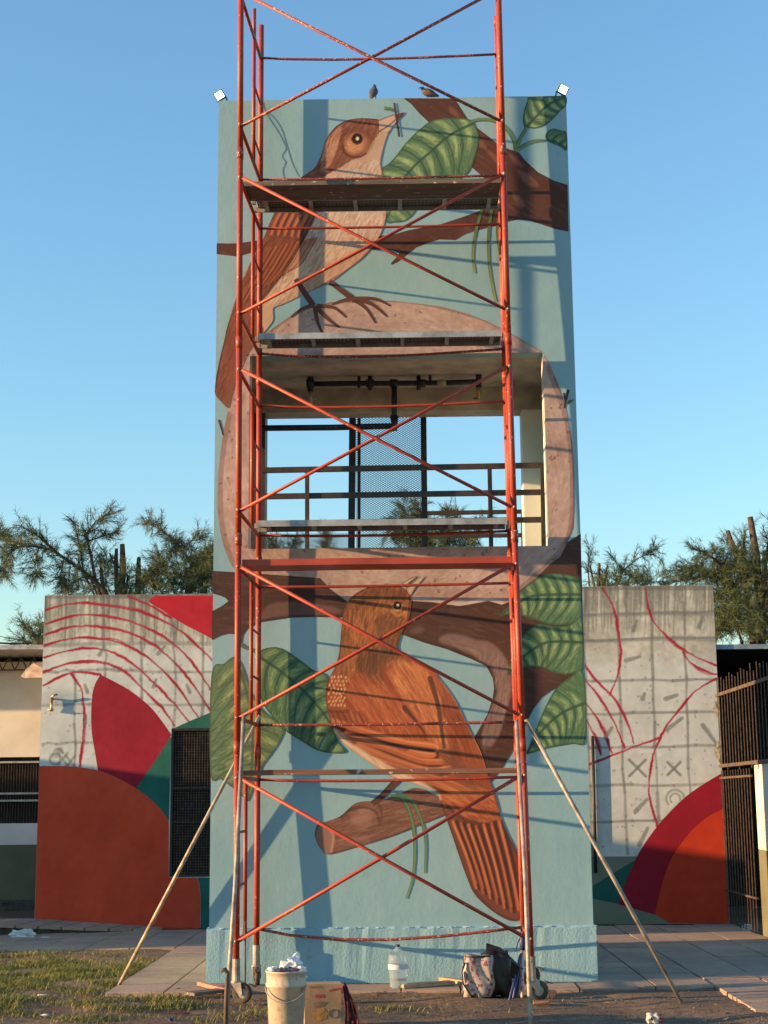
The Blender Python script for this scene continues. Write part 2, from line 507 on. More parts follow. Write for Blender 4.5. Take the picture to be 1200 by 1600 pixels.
# cream reveals lining the opening
box('reveal', OX1 - 0.004, OX1 + 0.002, 0.02, WALL_T + 0.01, OZ0, OZ1, M['cream_wall'], tower)
box('reveal', OX0 - 0.002, OX0 + 0.004, 0.02, WALL_T + 0.01, OZ0, OZ1, M['cream_wall'], tower)
DEP = 1.46
box('side_wall', TW - 0.15, TW - 0.002, WALL_T + 0.001, DEP, PL, TH - 0.03, M['blue'], tower)
bm = bmesh.new()
bx(bm, -TW + 0.002, -TW + 0.15, WALL_T + 0.001, DEP, PL, OZ0 - 0.05)
bx(bm, -TW + 0.002, -TW + 0.15, WALL_T + 0.001, DEP, 5.02, TH - 0.03)
obj('side_wall', bm, M['blue'], tower)['label'] = 'left side wall with its own opening beside the bay'
box('ceiling', -TW + 0.151, TW - 0.151, WALL_T + 0.002, 1.20, 5.571, 5.75, M['grey_plaster'], tower)
box('back_beam', -TW + 0.151, TW - 0.151, 1.20, DEP, 5.335, 5.75, M['grey_plaster'], tower)
box('upper_back_wall', -TW + 0.151, TW - 0.151, DEP - 0.15, DEP - 0.002, 5.751, TH - 0.03, M['grey_plaster'], tower)
box('column', 1.246, TW - 0.151, 1.20, DEP, 3.60, 5.333, M['cream_wall'], tower)
box('column', -TW + 0.151, -1.30, 1.20, DEP, 3.60, 5.333, M['brown_metal'], tower)
box('roof_slab', -TW + 0.152, TW - 0.152, WALL_T + 0.002, DEP - 0.16, TH - 0.25, TH - 0.05, M['grey_plaster'], tower)
box('floor_slab', -TW + 0.151, TW - 0.151, WALL_T + 0.002, 2.60, 3.44, 3.60, M['grey_plaster'], tower)
box('lower_block', -TW + 0.01, TW - 0.01, DEP + 0.001, 2.60, 0.0, 3.43, M['blue'], tower)
# plinth: rough render, slightly proud, uneven upper lip
bm = bmesh.new()
n = 60
xsP = np.linspace(-TW - 0.021, TW + 0.021, n + 1)
rows = []
for i, x in enumerate(xsP):
    t_ = PL + 0.004 * rng.normal()
    rows.append([bm.verts.new(v) for v in ((x, -0.021, 0.0), (x, -0.021 + 0.002 * rng.normal(), t_ - 0.012), (x, -0.002, t_ + 0.003), (x, 0.3, t_ + 0.003), (x, 0.3, 0.0))])
for a_, b_ in zip(rows[:-1], rows[1:]):
    for k in range(5): bm.faces.new((a_[k], b_[k], b_[(k + 1) % 5], a_[(k + 1) % 5]))
bm.faces.new(rows[0][::-1]); bm.faces.new(rows[-1])
obj('plinth', bm, M['plinth'], tower)
for s in (-1, 1):
    box('plinth_side', s * TW - 0.02 if s < 0 else TW - 0.008, s * TW + 0.008 if s < 0 else TW + 0.020, 0.301, 2.61, 0.0, PL, M['plinth'], tower)
# old white line of mortar on the lip
bm = bmesh.new()
for i in range(60):
    x = rng.uniform(-TW, TW)
    if rng.random() < 0.25: continue
    w = rng.uniform(0.01, 0.05)
    bx(bm, x, x + w, -0.022, -0.004, PL - 0.003 + rng.normal(0, 0.002), PL + rng.uniform(0.001, 0.006))
mortar = obj('mortar_crumb', bm, mat_plain('pale_mortar', S(190, 205, 200), 0.9), tower); mortar['kind'] = 'stuff'

# ---------------------------------------------------------------- the mural
BROWN, BROWN_D, BROWN_L = (88, 50, 38), (66, 38, 32), (140, 92, 72)
def branch_paint(s, n, region, ang, light=(128, 84, 66)):
    s.mottle(0.16, 4.0)
    s.hairs(n, region, lambda x, y: ang, 26, 3.0, [(70, 40, 31), (100, 60, 45), (80, 45, 34), light], 0.45)

# upper branch
upper_branch = [(630, 153.5), (643, 163), (655, 177), (668, 189), (690, 215), (720, 250), (739, 263), (752, 274), (765, 288), (772, 302), (770, 315), (760, 322), (755, 327), (740, 333), (720, 340), (690, 350), (637, 360), (617, 366), (590, 369), (500, 372), (400, 376), (373, 380), (355, 380.5), (338.6, 380), (338.4, 397), (355, 399), (372, 401), (392, 395), (450, 393), (560, 390), (590, 390), (612, 391), (624, 395), (622, 400), (611, 411), (612, 414), (622, 409), (635, 399), (650, 387), (670, 379), (687, 374), (712, 375), (725, 367), (740, 362), (765, 355), (782, 352), (795, 346), (810, 343), (827, 345), (847, 351), (865, 357), (888.5, 362), (886.8, 289), (865, 282), (840, 269), (820, 250), (810, 237), (797, 234), (779, 226), (765, 215), (744, 199), (730, 185), (710, 154)]
s = Sheet([upper_branch], 0.0, BROWN, smooth=False)
branch_paint(s, 420, upper_branch, 0.6)
for pts in ([(760, 235), (778, 245), (788, 262), (776, 256)], [(808, 265), (830, 275), (842, 292), (822, 288)], [(700, 165), (712, 172), (718, 184), (706, 178)], [(800, 300), (815, 310), (820, 325), (806, 318)], [(742, 215), (756, 222), (760, 232), (748, 228)], [(795, 240), (812, 250), (818, 262), (804, 256)]):
    s.fill(pts, (150, 92, 70), 0.6, 1)
s.stroke([(631, 155), (668, 189), (720, 250), (765, 288)], 3, 3, BROWN_D, 0.7)
s.stroke([(710, 155), (744, 199), (797, 234), (840, 269), (887, 290)], 3, 3, BROWN_D, 0.7)
s.stroke([(610, 395), (660, 372), (720, 355), (780, 340)], 4, 4, (74, 42, 34), 0.5)
s.stroke([(790, 344), (830, 344), (887, 361)], 3, 3, BROWN_D, 0.6)
s.build('painted_branch', 0, tower)['label'] = 'painted dark branch crossing the top of the tower'

GREEN, GREEN_D, GREEN_L = (84, 112, 76), (48, 70, 56), (172, 178, 110)
def leaf(name, outline, rib, layer, veins, reach, base=GREEN, lightc=GREEN_L, darkc=GREEN_D, lean=0.6, hatch=350, label=None):
    s = Sheet([outline], 0.0, base)
    s.mottle(0.1, 4.0)
    m = curve(rib, 8); n = len(m)
    seglen = np.r_[0, np.cumsum(np.hypot(*np.diff(m, axis=0).T))]
    total = seglen[-1]
    def at(t):
        d = t * total; k = min(np.searchsorted(seglen, d), n - 1); k = max(k, 1)
        f = (d - seglen[k - 1]) / max(1e-6, seglen[k] - seglen[k - 1])
        p = m[k - 1] + (m[k] - m[k - 1]) * f; tan = (m[k] - m[k - 1]); tan = tan / np.hypot(*tan)
        return p, tan
    def vein(t, side, L, bendf=0.5):
        p, tan = at(t); nrm = np.array([-tan[1], tan[0]]) * side
        d0 = nrm * 0.9 + tan * lean * 0.4; d1 = nrm * 0.35 + tan * lean * 1.7
        return [p, p + d0 * L * 0.35, p + d0 * L * 0.6 + d1 * L * 0.12, p + d0 * L * 0.8 + d1 * L * 0.3]
    for side in (-1, 1):
        for i in range(veins + 1):
            t = (i + 0.5) / (veins + 1)
            v = vein(min(0.98, t), side, reach)
            vm = curve(v, 5)
            for a0, wd, al, cl in ((0, 0.62, 0.35, tuple(np.array(lightc) * 0.8)), (2, 0.42, 0.5, lightc), (4, 0.22, 0.45, tuple(np.array(lightc) * 1.12))):
                seg = vm[1 + a0 // 2: 12 - a0]
                if len(seg) > 1: s.stroke_w(s.w(seg), total / (veins + 1) * wd * s.mpp, total / (veins + 1) * wd * 0.6 * s.mpp, cl, al, 0.25)
    def ang(x, y):
        k = np.argmin(np.hypot(m[:, 0] - x, m[:, 1] - y)); k = min(k, n - 2)
        tan = m[k + 1] - m[k]; cr = tan[0] * (y - m[k, 1]) - tan[1] * (x - m[k, 0])
        return math.atan2(tan[1], tan[0]) + (1.05 if cr > 0 else -1.05)
    s.hairs(hatch, outline, ang, 15, 1.6, [(54, 74, 56), (104, 116, 78), (62, 84, 60), (162, 160, 106), (118, 126, 84)], 0.55)
    for side in (-1, 1):
        for i in range(1, veins + 1):
            s.stroke(vein(i / (veins + 1), side, reach * 1.15), 3.2, 1.6, darkc, 0.7)
    s.stroke(rib, 4.5, 3.0, darkc, 0.8)
    s.stroke(list(outline) + [outline[0]], 4.5, 4.5, tuple(np.array(base) * 0.72), 0.75)
    o = s.build(name, layer, tower)
    if label: o['label'] = label
    return o

leaf('painted_leaf', [(740, 190), (730, 186), (710, 184.5), (690, 185), (672, 190), (657, 201), (645, 212), (632, 226), (620, 242), (607, 256), (596, 264), (592, 285), (596, 320), (604, 347), (615, 348), (632, 346), (645, 337), (655, 325), (690, 300), (725, 276), (735, 265), (742, 247), (747, 227), (748, 210), (744, 199)],
     [(742, 192), (705, 210), (672, 238), (645, 262), (622, 295), (606, 340)], 2, 7, 62, lean=0.55, hatch=700, label='big painted leaf beside the upper bird\'s head')
leaf('painted_leaf', [(820, 200), (817, 187), (819, 172), (824, 157), (828, 151.5), (867, 150.3), (884.2, 150.2), (884.6, 165), (877, 172), (865, 185), (852, 196), (837, 200.5), (827, 200.5)],
     [(822, 199), (840, 180), (858, 163), (882, 152)], 2, 4, 30, hatch=200)
leaf('painted_leaf', [(852, 212), (856, 205), (865, 201), (877, 204), (885.3, 208), (885.8, 235), (875, 229), (862, 224), (854, 219)],
     [(852, 218), (868, 222), (885, 232)], 2, 2, 16, hatch=80)
def ribbon(name, pts, w0, w1, c0, c1, layer, n=8, edge=None):
    c = curve(pts, n); d = np.gradient(c, axis=0); d /= np.hypot(d[:, 0], d[:, 1])[:, None] + 1e-9
    nr = np.stack([-d[:, 1], d[:, 0]], 1); w = np.linspace(w0, w1, len(c))[:, None] / 2
    loop = np.concatenate([c + nr * w, (c - nr * w)[::-1]])
    s = Sheet([loop], 0.0, c0, res=0.007, smooth=False)
    k = len(c)
    for i in range(k - 1):
        f = i / (k - 1); s.stroke([c[i], c[i + 1]], w0 + 3, w0 + 3, tuple(np.array(c0) * (1 - f) + np.array(c1) * f))
    if edge: s.stroke(c + nr * w * 0.9, max(1.2, w0 * 0.35), max(1.0, w1 * 0.35), edge, 0.8)
    return s.build(name, layer, tower)
ST0, ST1, STE = (92, 116, 80), (108, 128, 84), (52, 76, 56)
ribbon('painted_stem', [(736, 190), (750, 187), (768, 188), (785, 196), (797, 208), (804, 222), (806, 236)], 5, 7, ST0, ST1, 3, edge=STE)
ribbon('painted_stem', [(823, 199), (818, 208), (811, 220), (806, 236)], 5, 7, ST0, ST1, 3, edge=STE)
ribbon('painted_stem', [(853, 220), (835, 221), (820, 227), (806, 236)], 4, 7, ST0, ST1, 3, edge=STE)
for pts in ([(753, 328), (745, 355), (740, 382), (739, 405), (742, 427)], [(768, 328), (764, 358), (763, 390), (765, 420), (770, 450), (775, 472)], [(781, 328), (777, 360), (780, 390), (785, 418)]):
    ribbon('painted_tendril', pts, 5, 3.5, (78, 96, 58), (146, 146, 78), 3, edge=(70, 84, 46))

# nest round the open bay
nest_outer = [(415, 522), (430, 510), (452, 495), (480, 482), (517, 472), (555, 470), (615, 470), (652, 474), (690, 479), (727, 489), (760, 502), (787, 516), (815, 530), (845, 549), (860, 572), (872, 600), (885, 642), (894, 692), (897, 742), (897, 792), (895, 825), (887, 847), (875, 870), (859, 882), (838, 903), (813, 922), (797, 940), (784, 945), (763, 939), (742, 943), (717, 947), (675, 941), (642, 939), (600, 940), (545, 940), (515, 920), (500, 905), (440, 901), (372, 899), (360, 880), (350, 855), (344, 830), (340, 797), (340, 767), (342, 730), (345, 705), (349, 675), (354, 650), (362, 615), (380, 565), (400, 537)]
hole = [(388.9, 551.5), (848, 549.8), (858.0, 856), (391, 858.5)]
def proj_hole():
    out = []
    for x, z in ((OX0, OZ1), (OX1, OZ1), (OX1, OZ0), (OX0, OZ0)):
        d = Vector((x, 0, z)) - CAM; k = d.dot(FWD)
        out.append((600 + F_PX * d.dot(RIGHT) / k, 800 - F_PX * d.dot(UP) / k))
    return out
hole = proj_hole()
NEST = (182, 141, 122)
s = Sheet([nest_outer, hole], 0.0, NEST, smooth=False)
s.mottle(0.30, 7.0, (1, 1.0, 1.0)); s.mottle(0.06, 5.0, (1, 0.95, 0.9)); s.mottle(0.025, 5.0)
def nest_dir(x, y): return math.atan2(y - 700, x - 615) + PI / 2
s.hairs(2600, nest_outer, nest_dir, 14, 2.0, [(150, 110, 92), (204, 168, 144), (132, 94, 80), (212, 178, 154), (166, 124, 104)], 0.5)
s.stroke([(862, 576), (886, 642), (895, 692), (898, 742), (898, 800), (889, 845), (858, 884), (815, 922)], 18, 14, (98, 62, 58), 0.35)
s.stroke([(868, 590), (889, 642), (897, 700), (899, 760), (897, 820), (886, 850)], 7, 7, (84, 52, 50), 0.5)
s.stroke([(356, 650), (346, 705), (342, 767), (346, 830), (362, 882)], 14, 12, (122, 84, 74), 0.4)
s.stroke([(417, 521), (480, 482), (555, 471), (652, 474), (760, 502), (845, 548)], 5, 4, (120, 82, 68), 0.5)
s.stroke([(642, 936), (675, 938), (717, 944), (742, 940), (763, 936), (784, 942)], 5, 5, (208, 184, 168), 0.7)
for _ in range(260):
    x, y = rng.uniform(340, 898), rng.uniform(480, 936)
    s.blob(x, y, rng.uniform(1.0, 2.6), rng.uniform(1.5, 3.4), (104, 68, 58), 0.55, rng.uniform(0, 3))
s.build('painted_nest', 1, tower)['label'] = 'painted brown mud nest ringing the open bay'
ribbon('painted_twig', [(342, 656), (345, 666), (349, 680)], 3, 2.5, (96, 54, 46), (80, 46, 40), 2)
ribbon('painted_twig', [(888, 609), (885, 622), (882, 638)], 4, 3, (72, 44, 50), (66, 40, 44), 2)
ribbon('painted_twig', [(881, 614), (883, 624), (884, 630)], 3, 3, (72, 44, 50), (66, 40, 44), 2)
ribbon('painted_twig', [(886, 630), (891, 627), (896, 625)], 6, 2, (70, 98, 72), (70, 98, 72), 2)

# upper bird
ubird = [(592, 187.5), (580, 185.5), (562, 185), (545, 187.5), (530, 194), (519, 204), (510, 217), (505, 232), (500, 247), (492, 262), (480, 271), (467, 280), (452, 295), (437, 315), (429, 332), (420, 352), (412, 372), (402, 390), (392, 410), (382, 427), (375, 450), (367, 472), (360, 495), (354, 515), (351, 530), (346, 550), (339, 582), (336, 605), (336.5, 617), (345, 627), (355, 637), (359, 635), (362, 620), (370, 592), (382, 565), (389, 550), (400, 535), (412, 520), (424, 505), (427, 497), (427, 482), (440, 476), (460, 467), (480, 457), (505, 446), (522, 437), (542, 422), (562, 407), (577, 392), (590, 375), (597, 360), (602, 345), (604, 330), (602, 305), (600, 290), (599, 275), (595, 260), (595, 250), (600, 227), (605, 212), (607, 207), (599, 197)]
s = Sheet([ubird], 0.0, (202, 154, 122))
s.mottle(0.12, 5.0)
belly = [(545, 262), (600, 250), (603, 300), (604, 335), (590, 375), (560, 405), (520, 435), (470, 458), (430, 475), (425, 440), (470, 385), (500, 330), (515, 285)]
s.hairs(2600, belly, lambda x, y: 1.9 + (600 - x) * 0.0022, 13, 2.0, [(232, 198, 168), (182, 132, 100), (236, 204, 178), (168, 116, 88), (214, 172, 144)], 0.6)
s.fill([(430, 478), (470, 440), (520, 410), (560, 395), (590, 378), (560, 410), (500, 450), (440, 478)], (170, 114, 84), 0.35, 2)
s.hairs(900, [(580, 300), (604, 290), (604, 340), (580, 395), (500, 450), (430, 480), (440, 460), (520, 410), (560, 370)], lambda x, y: 2.2, 12, 1.5, [(190, 134, 102), (162, 104, 76), (214, 168, 138)], 0.5)
back = [(592, 187.5), (562, 184), (530, 193), (510, 216), (499, 247), (480, 270), (452, 294), (429, 331), (402, 390), (375, 449), (350, 530), (335, 605), (345, 629), (357, 640), (370, 592), (389, 550), (412, 520), (405, 500), (404, 480), (415, 460), (440, 428), (470, 380), (488, 350), (495, 320), (490, 295), (505, 278), (525, 265), (545, 253), (562, 243), (574, 231), (584, 219), (593, 206)]
s.fill(back, (134, 74, 52), 1.0, 0)
s.hairs(900, [(562, 186), (530, 194), (510, 217), (498, 250), (480, 272), (500, 275), (540, 255), (575, 230), (592, 206), (592, 190)], lambda x, y: 2.25 - (x - 560) * 0.006, 13, 1.6, [(104, 54, 40), (158, 92, 62), (180, 112, 78), (120, 62, 46), (92, 48, 38)], 0.6)
s.hairs(260, [(520, 205), (535, 195), (520, 250), (505, 262), (505, 235)], lambda x, y: 1.9, 10, 1.6, [(204, 142, 104), (188, 120, 84)], 0.7)
wing = [(470, 285), (492, 300), (492, 330), (470, 378), (440, 428), (412, 462), (404, 482), (400, 500), (380, 520), (360, 600), (345, 620), (340, 590), (352, 530), (376, 452), (402, 392), (430, 332), (452, 296)]
s.hairs(700, wing, lambda x, y: 2.05, 26, 2.4, [(92, 48, 36), (120, 62, 44), (154, 80, 52), (106, 54, 40)], 0.6)
for k in range(5):                                     # pale bars on the wing cover
    x0 = 437 + k * 10.5; s.stroke([(x0, 334 + k), (x0 - 8, 350 + k), (x0 - 13, 366 + k)], 5.5, 4, (206, 108, 66), 0.85, 0.2)
    s.stroke([(x0 + 5, 334 + k), (x0 - 3, 350 + k), (x0 - 8, 366 + k)], 2.5, 2.5, (82, 42, 34), 0.7)
for k in range(9):
    x0 = 405 + k * 8.5; y0 = 388 - k * 2
    s.stroke([(x0 + 18, y0), (x0 - 6, y0 + 40), (x0 - 34 + k, y0 + 92 - k * 5)], 3.2, 1.6, (202, 102, 60) if k % 2 else (176, 84, 52), 0.75, 0.25)
    s.stroke([(x0 + 22, y0), (x0 - 2, y0 + 40), (x0 - 30 + k, y0 + 92 - k * 5)], 2.4, 2, (84, 44, 36), 0.6)
for k in range(7):
    s.stroke([(400 - k * 3, 470 + k * 4), (382 - k * 3, 520 + k * 5), (362 - k * 2, 575 + k * 6)], 2.6, 1.6, (168, 84, 60) if k % 2 else (106, 58, 48), 0.6, 0.25)
s.stroke([(492, 300), (494, 330), (470, 382), (440, 430), (408, 470)], 3.5, 3, (78, 42, 34), 0.8)
# face
s.blob(556, 224, 24, 22, (104, 54, 40), 0.7, -0.2, 2)
s.blob(557, 224, 20, 18, (176, 98, 62), 0.9, -0.2, 2)
s.blob(555, 229, 15, 11, (222, 150, 98), 0.8, -0.3, 2)
s.hairs(120, [(540, 215), (575, 215), (572, 238), (555, 243), (540, 235)], lambda x, y: math.atan2(y - 217, x - 558) + PI / 2, 9, 1.3, [(236, 176, 122), (186, 108, 70), (150, 80, 54)], 0.6)
s.stroke([(536, 228), (538, 238), (548, 245), (560, 246), (572, 240)], 4, 3, (92, 46, 36), 0.8)
s.blob(558, 217, 9.5, 9.5, (126, 66, 44), 1.0); s.blob(558, 217, 7.8, 7.8, (42, 24, 24), 1.0); s.blob(558.5, 217, 2.9, 2.9, (240, 206, 150), 1.0)
s.stroke([(607, 208), (601, 228), (595, 252), (598, 275), (603, 310), (603, 340), (588, 378), (545, 420), (480, 458), (428, 483)], 2.4, 2.4, (120, 66, 50), 0.7)
s.stroke([(592, 187), (545, 187), (511, 215), (498, 250), (468, 280), (430, 330), (380, 430), (352, 525), (337, 605)], 3.0, 3.0, (84, 42, 36), 0.8)
s.build('painted_bird', 4, tower)['label'] = 'upper painted bird, pale belly and brown back, facing right'
s = Sheet([[(592, 187.5), (600, 184.5), (612, 180), (633, 175.5), (628, 182), (620, 190), (613, 198), (607, 207.5), (592.5, 206.5)]], 0.0, (206, 158, 130), res=0.007, smooth=False)
s.stroke([(592, 206), (608, 196), (625, 181)], 2.2, 1.6, (96, 52, 46), 0.9)
s.stroke([(592, 188), (612, 180.5), (632, 176)], 3, 2, (124, 70, 56), 0.9)
s.stroke([(632, 176), (620, 190), (607, 207), (593, 206.5)], 2, 2, (110, 62, 52), 0.8)
s.fill([(617, 181), (632, 176), (622, 188)], (96, 52, 42), 0.9)
s.build('painted_beak', 5, tower)
ribbon('painted_twig', [(616, 161), (619, 180), (624, 214)], 3.2, 3.2, (92, 56, 50), (76, 44, 42), 6)
ribbon('painted_leaf', [(600.5, 169.5), (605, 169.5), (611, 171.5), (616, 174.5)], 6.5, 2.5, (110, 138, 84), (84, 112, 72), 6, edge=(56, 84, 60))
for pts, w0, w1 in (([(462, 436), (475, 456), (490, 478)], 8, 9), ([(492, 476), (472, 483), (454, 496)], 7, 2.5), ([(492, 478), (496, 502), (505, 523)], 8, 2.5), ([(494, 479), (512, 498), (531, 512)], 8, 2.5), ([(495, 478), (522, 481), (541, 496)], 7, 2.5),
                    ([(515, 440), (535, 455), (555, 470)], 7, 9), ([(552, 467), (535, 470), (518, 476)], 7, 2.5), ([(552, 468), (572, 482), (587, 505)], 7, 2.5), ([(554, 467), (582, 476), (605, 495)], 8, 2.5), ([(552, 467), (585, 467), (610, 478)], 7, 2.5)):
    ribbon('painted_leg', pts, w0, w1, (106, 60, 46), (96, 52, 42), 5, edge=(72, 40, 34))

# lower branches
lbranch = [(331.8, 892), (367, 894), (440, 899), (500, 903), (515, 920), (530, 931), (545, 942), (545, 966), (535, 965), (495, 964), (455, 965), (427, 969), (407, 972), (387, 982), (380, 992), (377, 1010), (371, 1010), (370, 998), (366, 991), (357, 990), (345, 993), (330.9, 1000), (331.2, 955), (345, 948), (352, 943), (357, 939), (352, 934), (345, 931), (331.6, 927)]
s = Sheet([lbranch], 0.0, (76, 48, 39), smooth=False)
branch_paint(s, 260, lbranch, 0.05, (112, 78, 64))
s.fill([(385, 972), (405, 962), (418, 946), (440, 940), (480, 942), (520, 948), (535, 958), (495, 961), (450, 962), (415, 967), (392, 976)], (122, 84, 72), 0.75, 1)
s.stroke([(380, 990), (390, 979), (427, 967), (535, 963)], 4, 4, (66, 40, 34), 0.7)
s.build('painted_branch', 2, tower)['label'] = 'painted branch stub at the tower\'s left edge'
rbranch = [(625, 939), (642, 939), (675, 941), (717, 947), (742, 943), (763, 939), (784, 945), (797, 940), (813, 922), (838, 903), (859, 882), (875, 870), (887, 847), (907.5, 834), (911.5, 1045), (880, 1070), (861, 1079), (847, 1089), (834, 1107), (824, 1126), (812, 1150), (799, 1177), (785, 1200), (768, 1222), (755, 1190), (741, 1152), (750, 1137), (762, 1115), (770, 1090), (772, 1075), (770, 1060), (760, 1041), (737, 1030), (700, 1015), (662, 1004), (630, 992), (618, 985)]
s = Sheet([rbranch], 0.0, (82, 51, 40), smooth=False)
branch_paint(s, 500, rbranch, 0.25, (116, 78, 62))
s.fill([(686, 998), (700, 990), (725, 993), (745, 1000), (765, 1003), (785, 1020), (797, 1045), (801, 1070), (795, 1100), (782, 1130), (770, 1165), (752, 1160), (765, 1130), (774, 1100), (778, 1070), (772, 1045), (755, 1033), (735, 1020), (705, 1010), (690, 1005)], (142, 106, 92), 0.8, 1)
s.hairs(420, [(690, 998), (745, 1002), (785, 1022), (800, 1070), (780, 1130), (755, 1160), (774, 1090), (770, 1045), (735, 1022)], lambda x, y: 0.5 if x < 745 else 1.75, 16, 2, [(168, 132, 116), (116, 80, 66), (154, 118, 102), (128, 92, 78)], 0.5)
for pts in ([(755, 1148), (764, 1120), (770, 1092)], [(777, 1150), (786, 1120), (790, 1096)]):
    s.stroke(pts, 6, 5, (158, 124, 110), 0.6, 0.2)
s.fill([(640, 985), (655, 978), (664, 984), (655, 990), (645, 991)], (120, 86, 78), 0.6, 1)
s.stroke([(630, 991), (700, 1014), (737, 1029), (762, 1042), (771, 1068), (768, 1100), (743, 1150)], 4, 4, (66, 40, 34), 0.7)
s.stroke([(645, 942), (717, 950), (763, 943), (797, 944)], 4, 4, (70, 42, 34), 0.6)
s.build('painted_branch', 2, tower)['label'] = 'painted trunk forking at the tower\'s right edge'

LG, LL, LD = (86, 114, 76), (170, 178, 108), (50, 74, 56)
leaf('painted_leaf', [(780, 964), (788, 953), (797, 945), (813, 924), (830, 910), (847, 899), (867, 896), (888, 898), (903, 904), (908, 911), (909, 962), (899, 972), (878, 977), (853, 974), (830, 966), (815, 962), (801, 958)], [(909, 929), (868, 929), (830, 932), (800, 948), (782, 963)], 3, 7, 48, LG, LL, LD, hatch=420, label='topmost of three painted leaves at the tower\'s right edge')
leaf('painted_leaf', [(793, 1055), (796, 1040), (801, 1025), (815, 997), (826, 984), (842, 975), (867, 979), (890, 976), (909.3, 966), (911.3, 1043), (899, 1051), (884, 1054), (863, 1050), (847, 1043), (826, 1042), (808, 1047)], [(911, 1004), (859, 1003), (834, 1014), (812, 1032), (795, 1053)], 4, 7, 48, LG, LL, LD, hatch=420)
leaf('painted_leaf', [(822, 1178), (828, 1163), (835, 1146), (846, 1118), (859, 1091), (872, 1072), (888, 1060), (911.5, 1052), (915.2, 1155), (892, 1162), (858, 1168), (835, 1175)], [(913, 1099), (880, 1113), (850, 1138), (824, 1176)], 5, 6, 48, LG, LL, LD, hatch=420)
LG2, LL2, LD2 = (98, 116, 76), (164, 164, 104), (66, 86, 60)
leaf('painted_leaf', [(367, 1026), (350, 1037), (330.5, 1055), (328.6, 1207), (345, 1217), (365, 1232), (377, 1242), (387, 1252), (395, 1235), (405, 1212), (412, 1195), (425, 1178), (437, 1160), (444, 1142), (436, 1130), (420, 1118), (407, 1105), (392, 1080), (380, 1042)], [(369, 1028), (384, 1075), (394, 1130), (394, 1190), (387, 1250)], 3, 7, 70, LG2, LL2, LD2, hatch=800, label='largest painted leaf, at the tower\'s left edge')
leaf('painted_leaf', [(400, 1022), (408, 1016), (420, 1012), (435, 1012), (452, 1020), (470, 1032), (490, 1047), (512, 1057), (516, 1100), (522, 1140), (530, 1160), (542, 1175), (520, 1177), (495, 1172), (470, 1157), (445, 1141), (427, 1122), (410, 1097), (402, 1070), (399, 1040)], [(402, 1024), (440, 1050), (480, 1085), (512, 1124), (540, 1174)], 4, 8, 60, (74, 102, 68), (146, 156, 92), (42, 66, 52), hatch=800, label='painted leaf tucked behind the lower bird\'s breast')
ribbon('painted_stem', [(374, 1006), (384, 1012), (395, 1016), (408, 1026)], 6, 4, (84, 100, 64), (84, 106, 70), 5)

# log under the lower bird
log = [(492, 1302), (497, 1288), (509, 1284), (532, 1275), (556, 1255), (588, 1251), (604, 1248), (620, 1243), (643, 1232), (661, 1233), (681, 1243), (700, 1255), (706, 1268), (655, 1290), (626, 1302), (597, 1312), (553, 1325), (515, 1335), (503, 1328), (495, 1316)]
s = Sheet([log], 0.0, (122, 76, 58))
s.mottle(0.1, 4.0)
s.hairs(700, log, lambda x, y: -0.26, 30, 2.2, [(98, 58, 46), (144, 96, 74), (110, 66, 52), (160, 112, 90)], 0.5)
s.fill([(548, 1275), (570, 1264), (584, 1268), (580, 1285), (562, 1292), (550, 1286)], (168, 118, 96), 0.6, 3)
s.stroke([(533, 1277), (550, 1264), (572, 1262), (588, 1270), (594, 1290)], 5, 2, (84, 48, 40), 0.7)
s.stroke([(588, 1252), (596, 1266), (595, 1284)], 4, 2, (90, 54, 44), 0.7)
s.fill([(494, 1302), (499, 1290), (507, 1290), (517, 1298), (520, 1308), (517, 1334), (504, 1328), (496, 1316)], (150, 104, 84), 0.9)
s.stroke([(505, 1289), (517, 1298), (521, 1308), (517, 1334)], 4, 4, (184, 128, 98), 0.9)
s.stroke([(492, 1302), (498, 1288), (532, 1275), (556, 1255), (620, 1243)], 3, 3, (84, 48, 40), 0.7)
s.stroke([(515, 1335), (597, 1312), (655, 1290), (706, 1268)], 4, 4, (88, 50, 40), 0.6)
s.build('painted_log', 2, tower)['label'] = 'painted sawn log beneath the lower bird'
ribbon('painted_leg', [(626, 1214), (612, 1228), (598, 1243), (582, 1256)], 11, 9, (106, 64, 50), (92, 54, 42), 3, edge=(70, 40, 34))
ribbon('painted_tendril', [(610, 1244), (626, 1246), (637, 1262), (645, 1290), (648, 1330), (645, 1370), (635, 1404)], 6.5, 3, (74, 106, 74), (132, 142, 84), 4, edge=(56, 80, 56))
ribbon('painted_tendril', [(618, 1242), (642, 1250), (658, 1282), (665, 1315), (664, 1364)], 6.5, 3, (74, 106, 74), (120, 136, 84), 4, edge=(56, 80, 56))

# lower bird
lbird = [(641, 931), (642, 950), (638, 970), (630, 985), (625, 997), (622, 1012), (630, 1025), (650, 1035), (675, 1047), (690, 1065), (705, 1085), (717, 1105), (727, 1127), (737, 1147), (750, 1172), (760, 1202), (767, 1225), (775, 1247), (780, 1267), (785, 1284), (795, 1307), (810, 1337), (814, 1360), (815, 1400), (815, 1425), (812, 1436), (801, 1439), (786, 1434), (766, 1421), (742, 1398), (731, 1375), (719, 1342), (707, 1307), (697, 1278), (688, 1253), (681, 1237), (655, 1227), (637, 1220), (620, 1217), (600, 1207), (575, 1190), (550, 1172), (532, 1157), (520, 1140), (514, 1120), (510, 1100), (509, 1082), (512, 1065), (522, 1045), (529, 1025), (532, 1000), (534, 975), (537, 955), (546, 937), (560, 925), (580, 916), (605, 914), (625, 917)]
s = Sheet([lbird], 0.0, (160, 70, 40))
s.mottle(0.14, 5.0)
OR = [(190, 96, 54), (144, 62, 36), (212, 124, 74), (116, 52, 32), (172, 80, 46)]
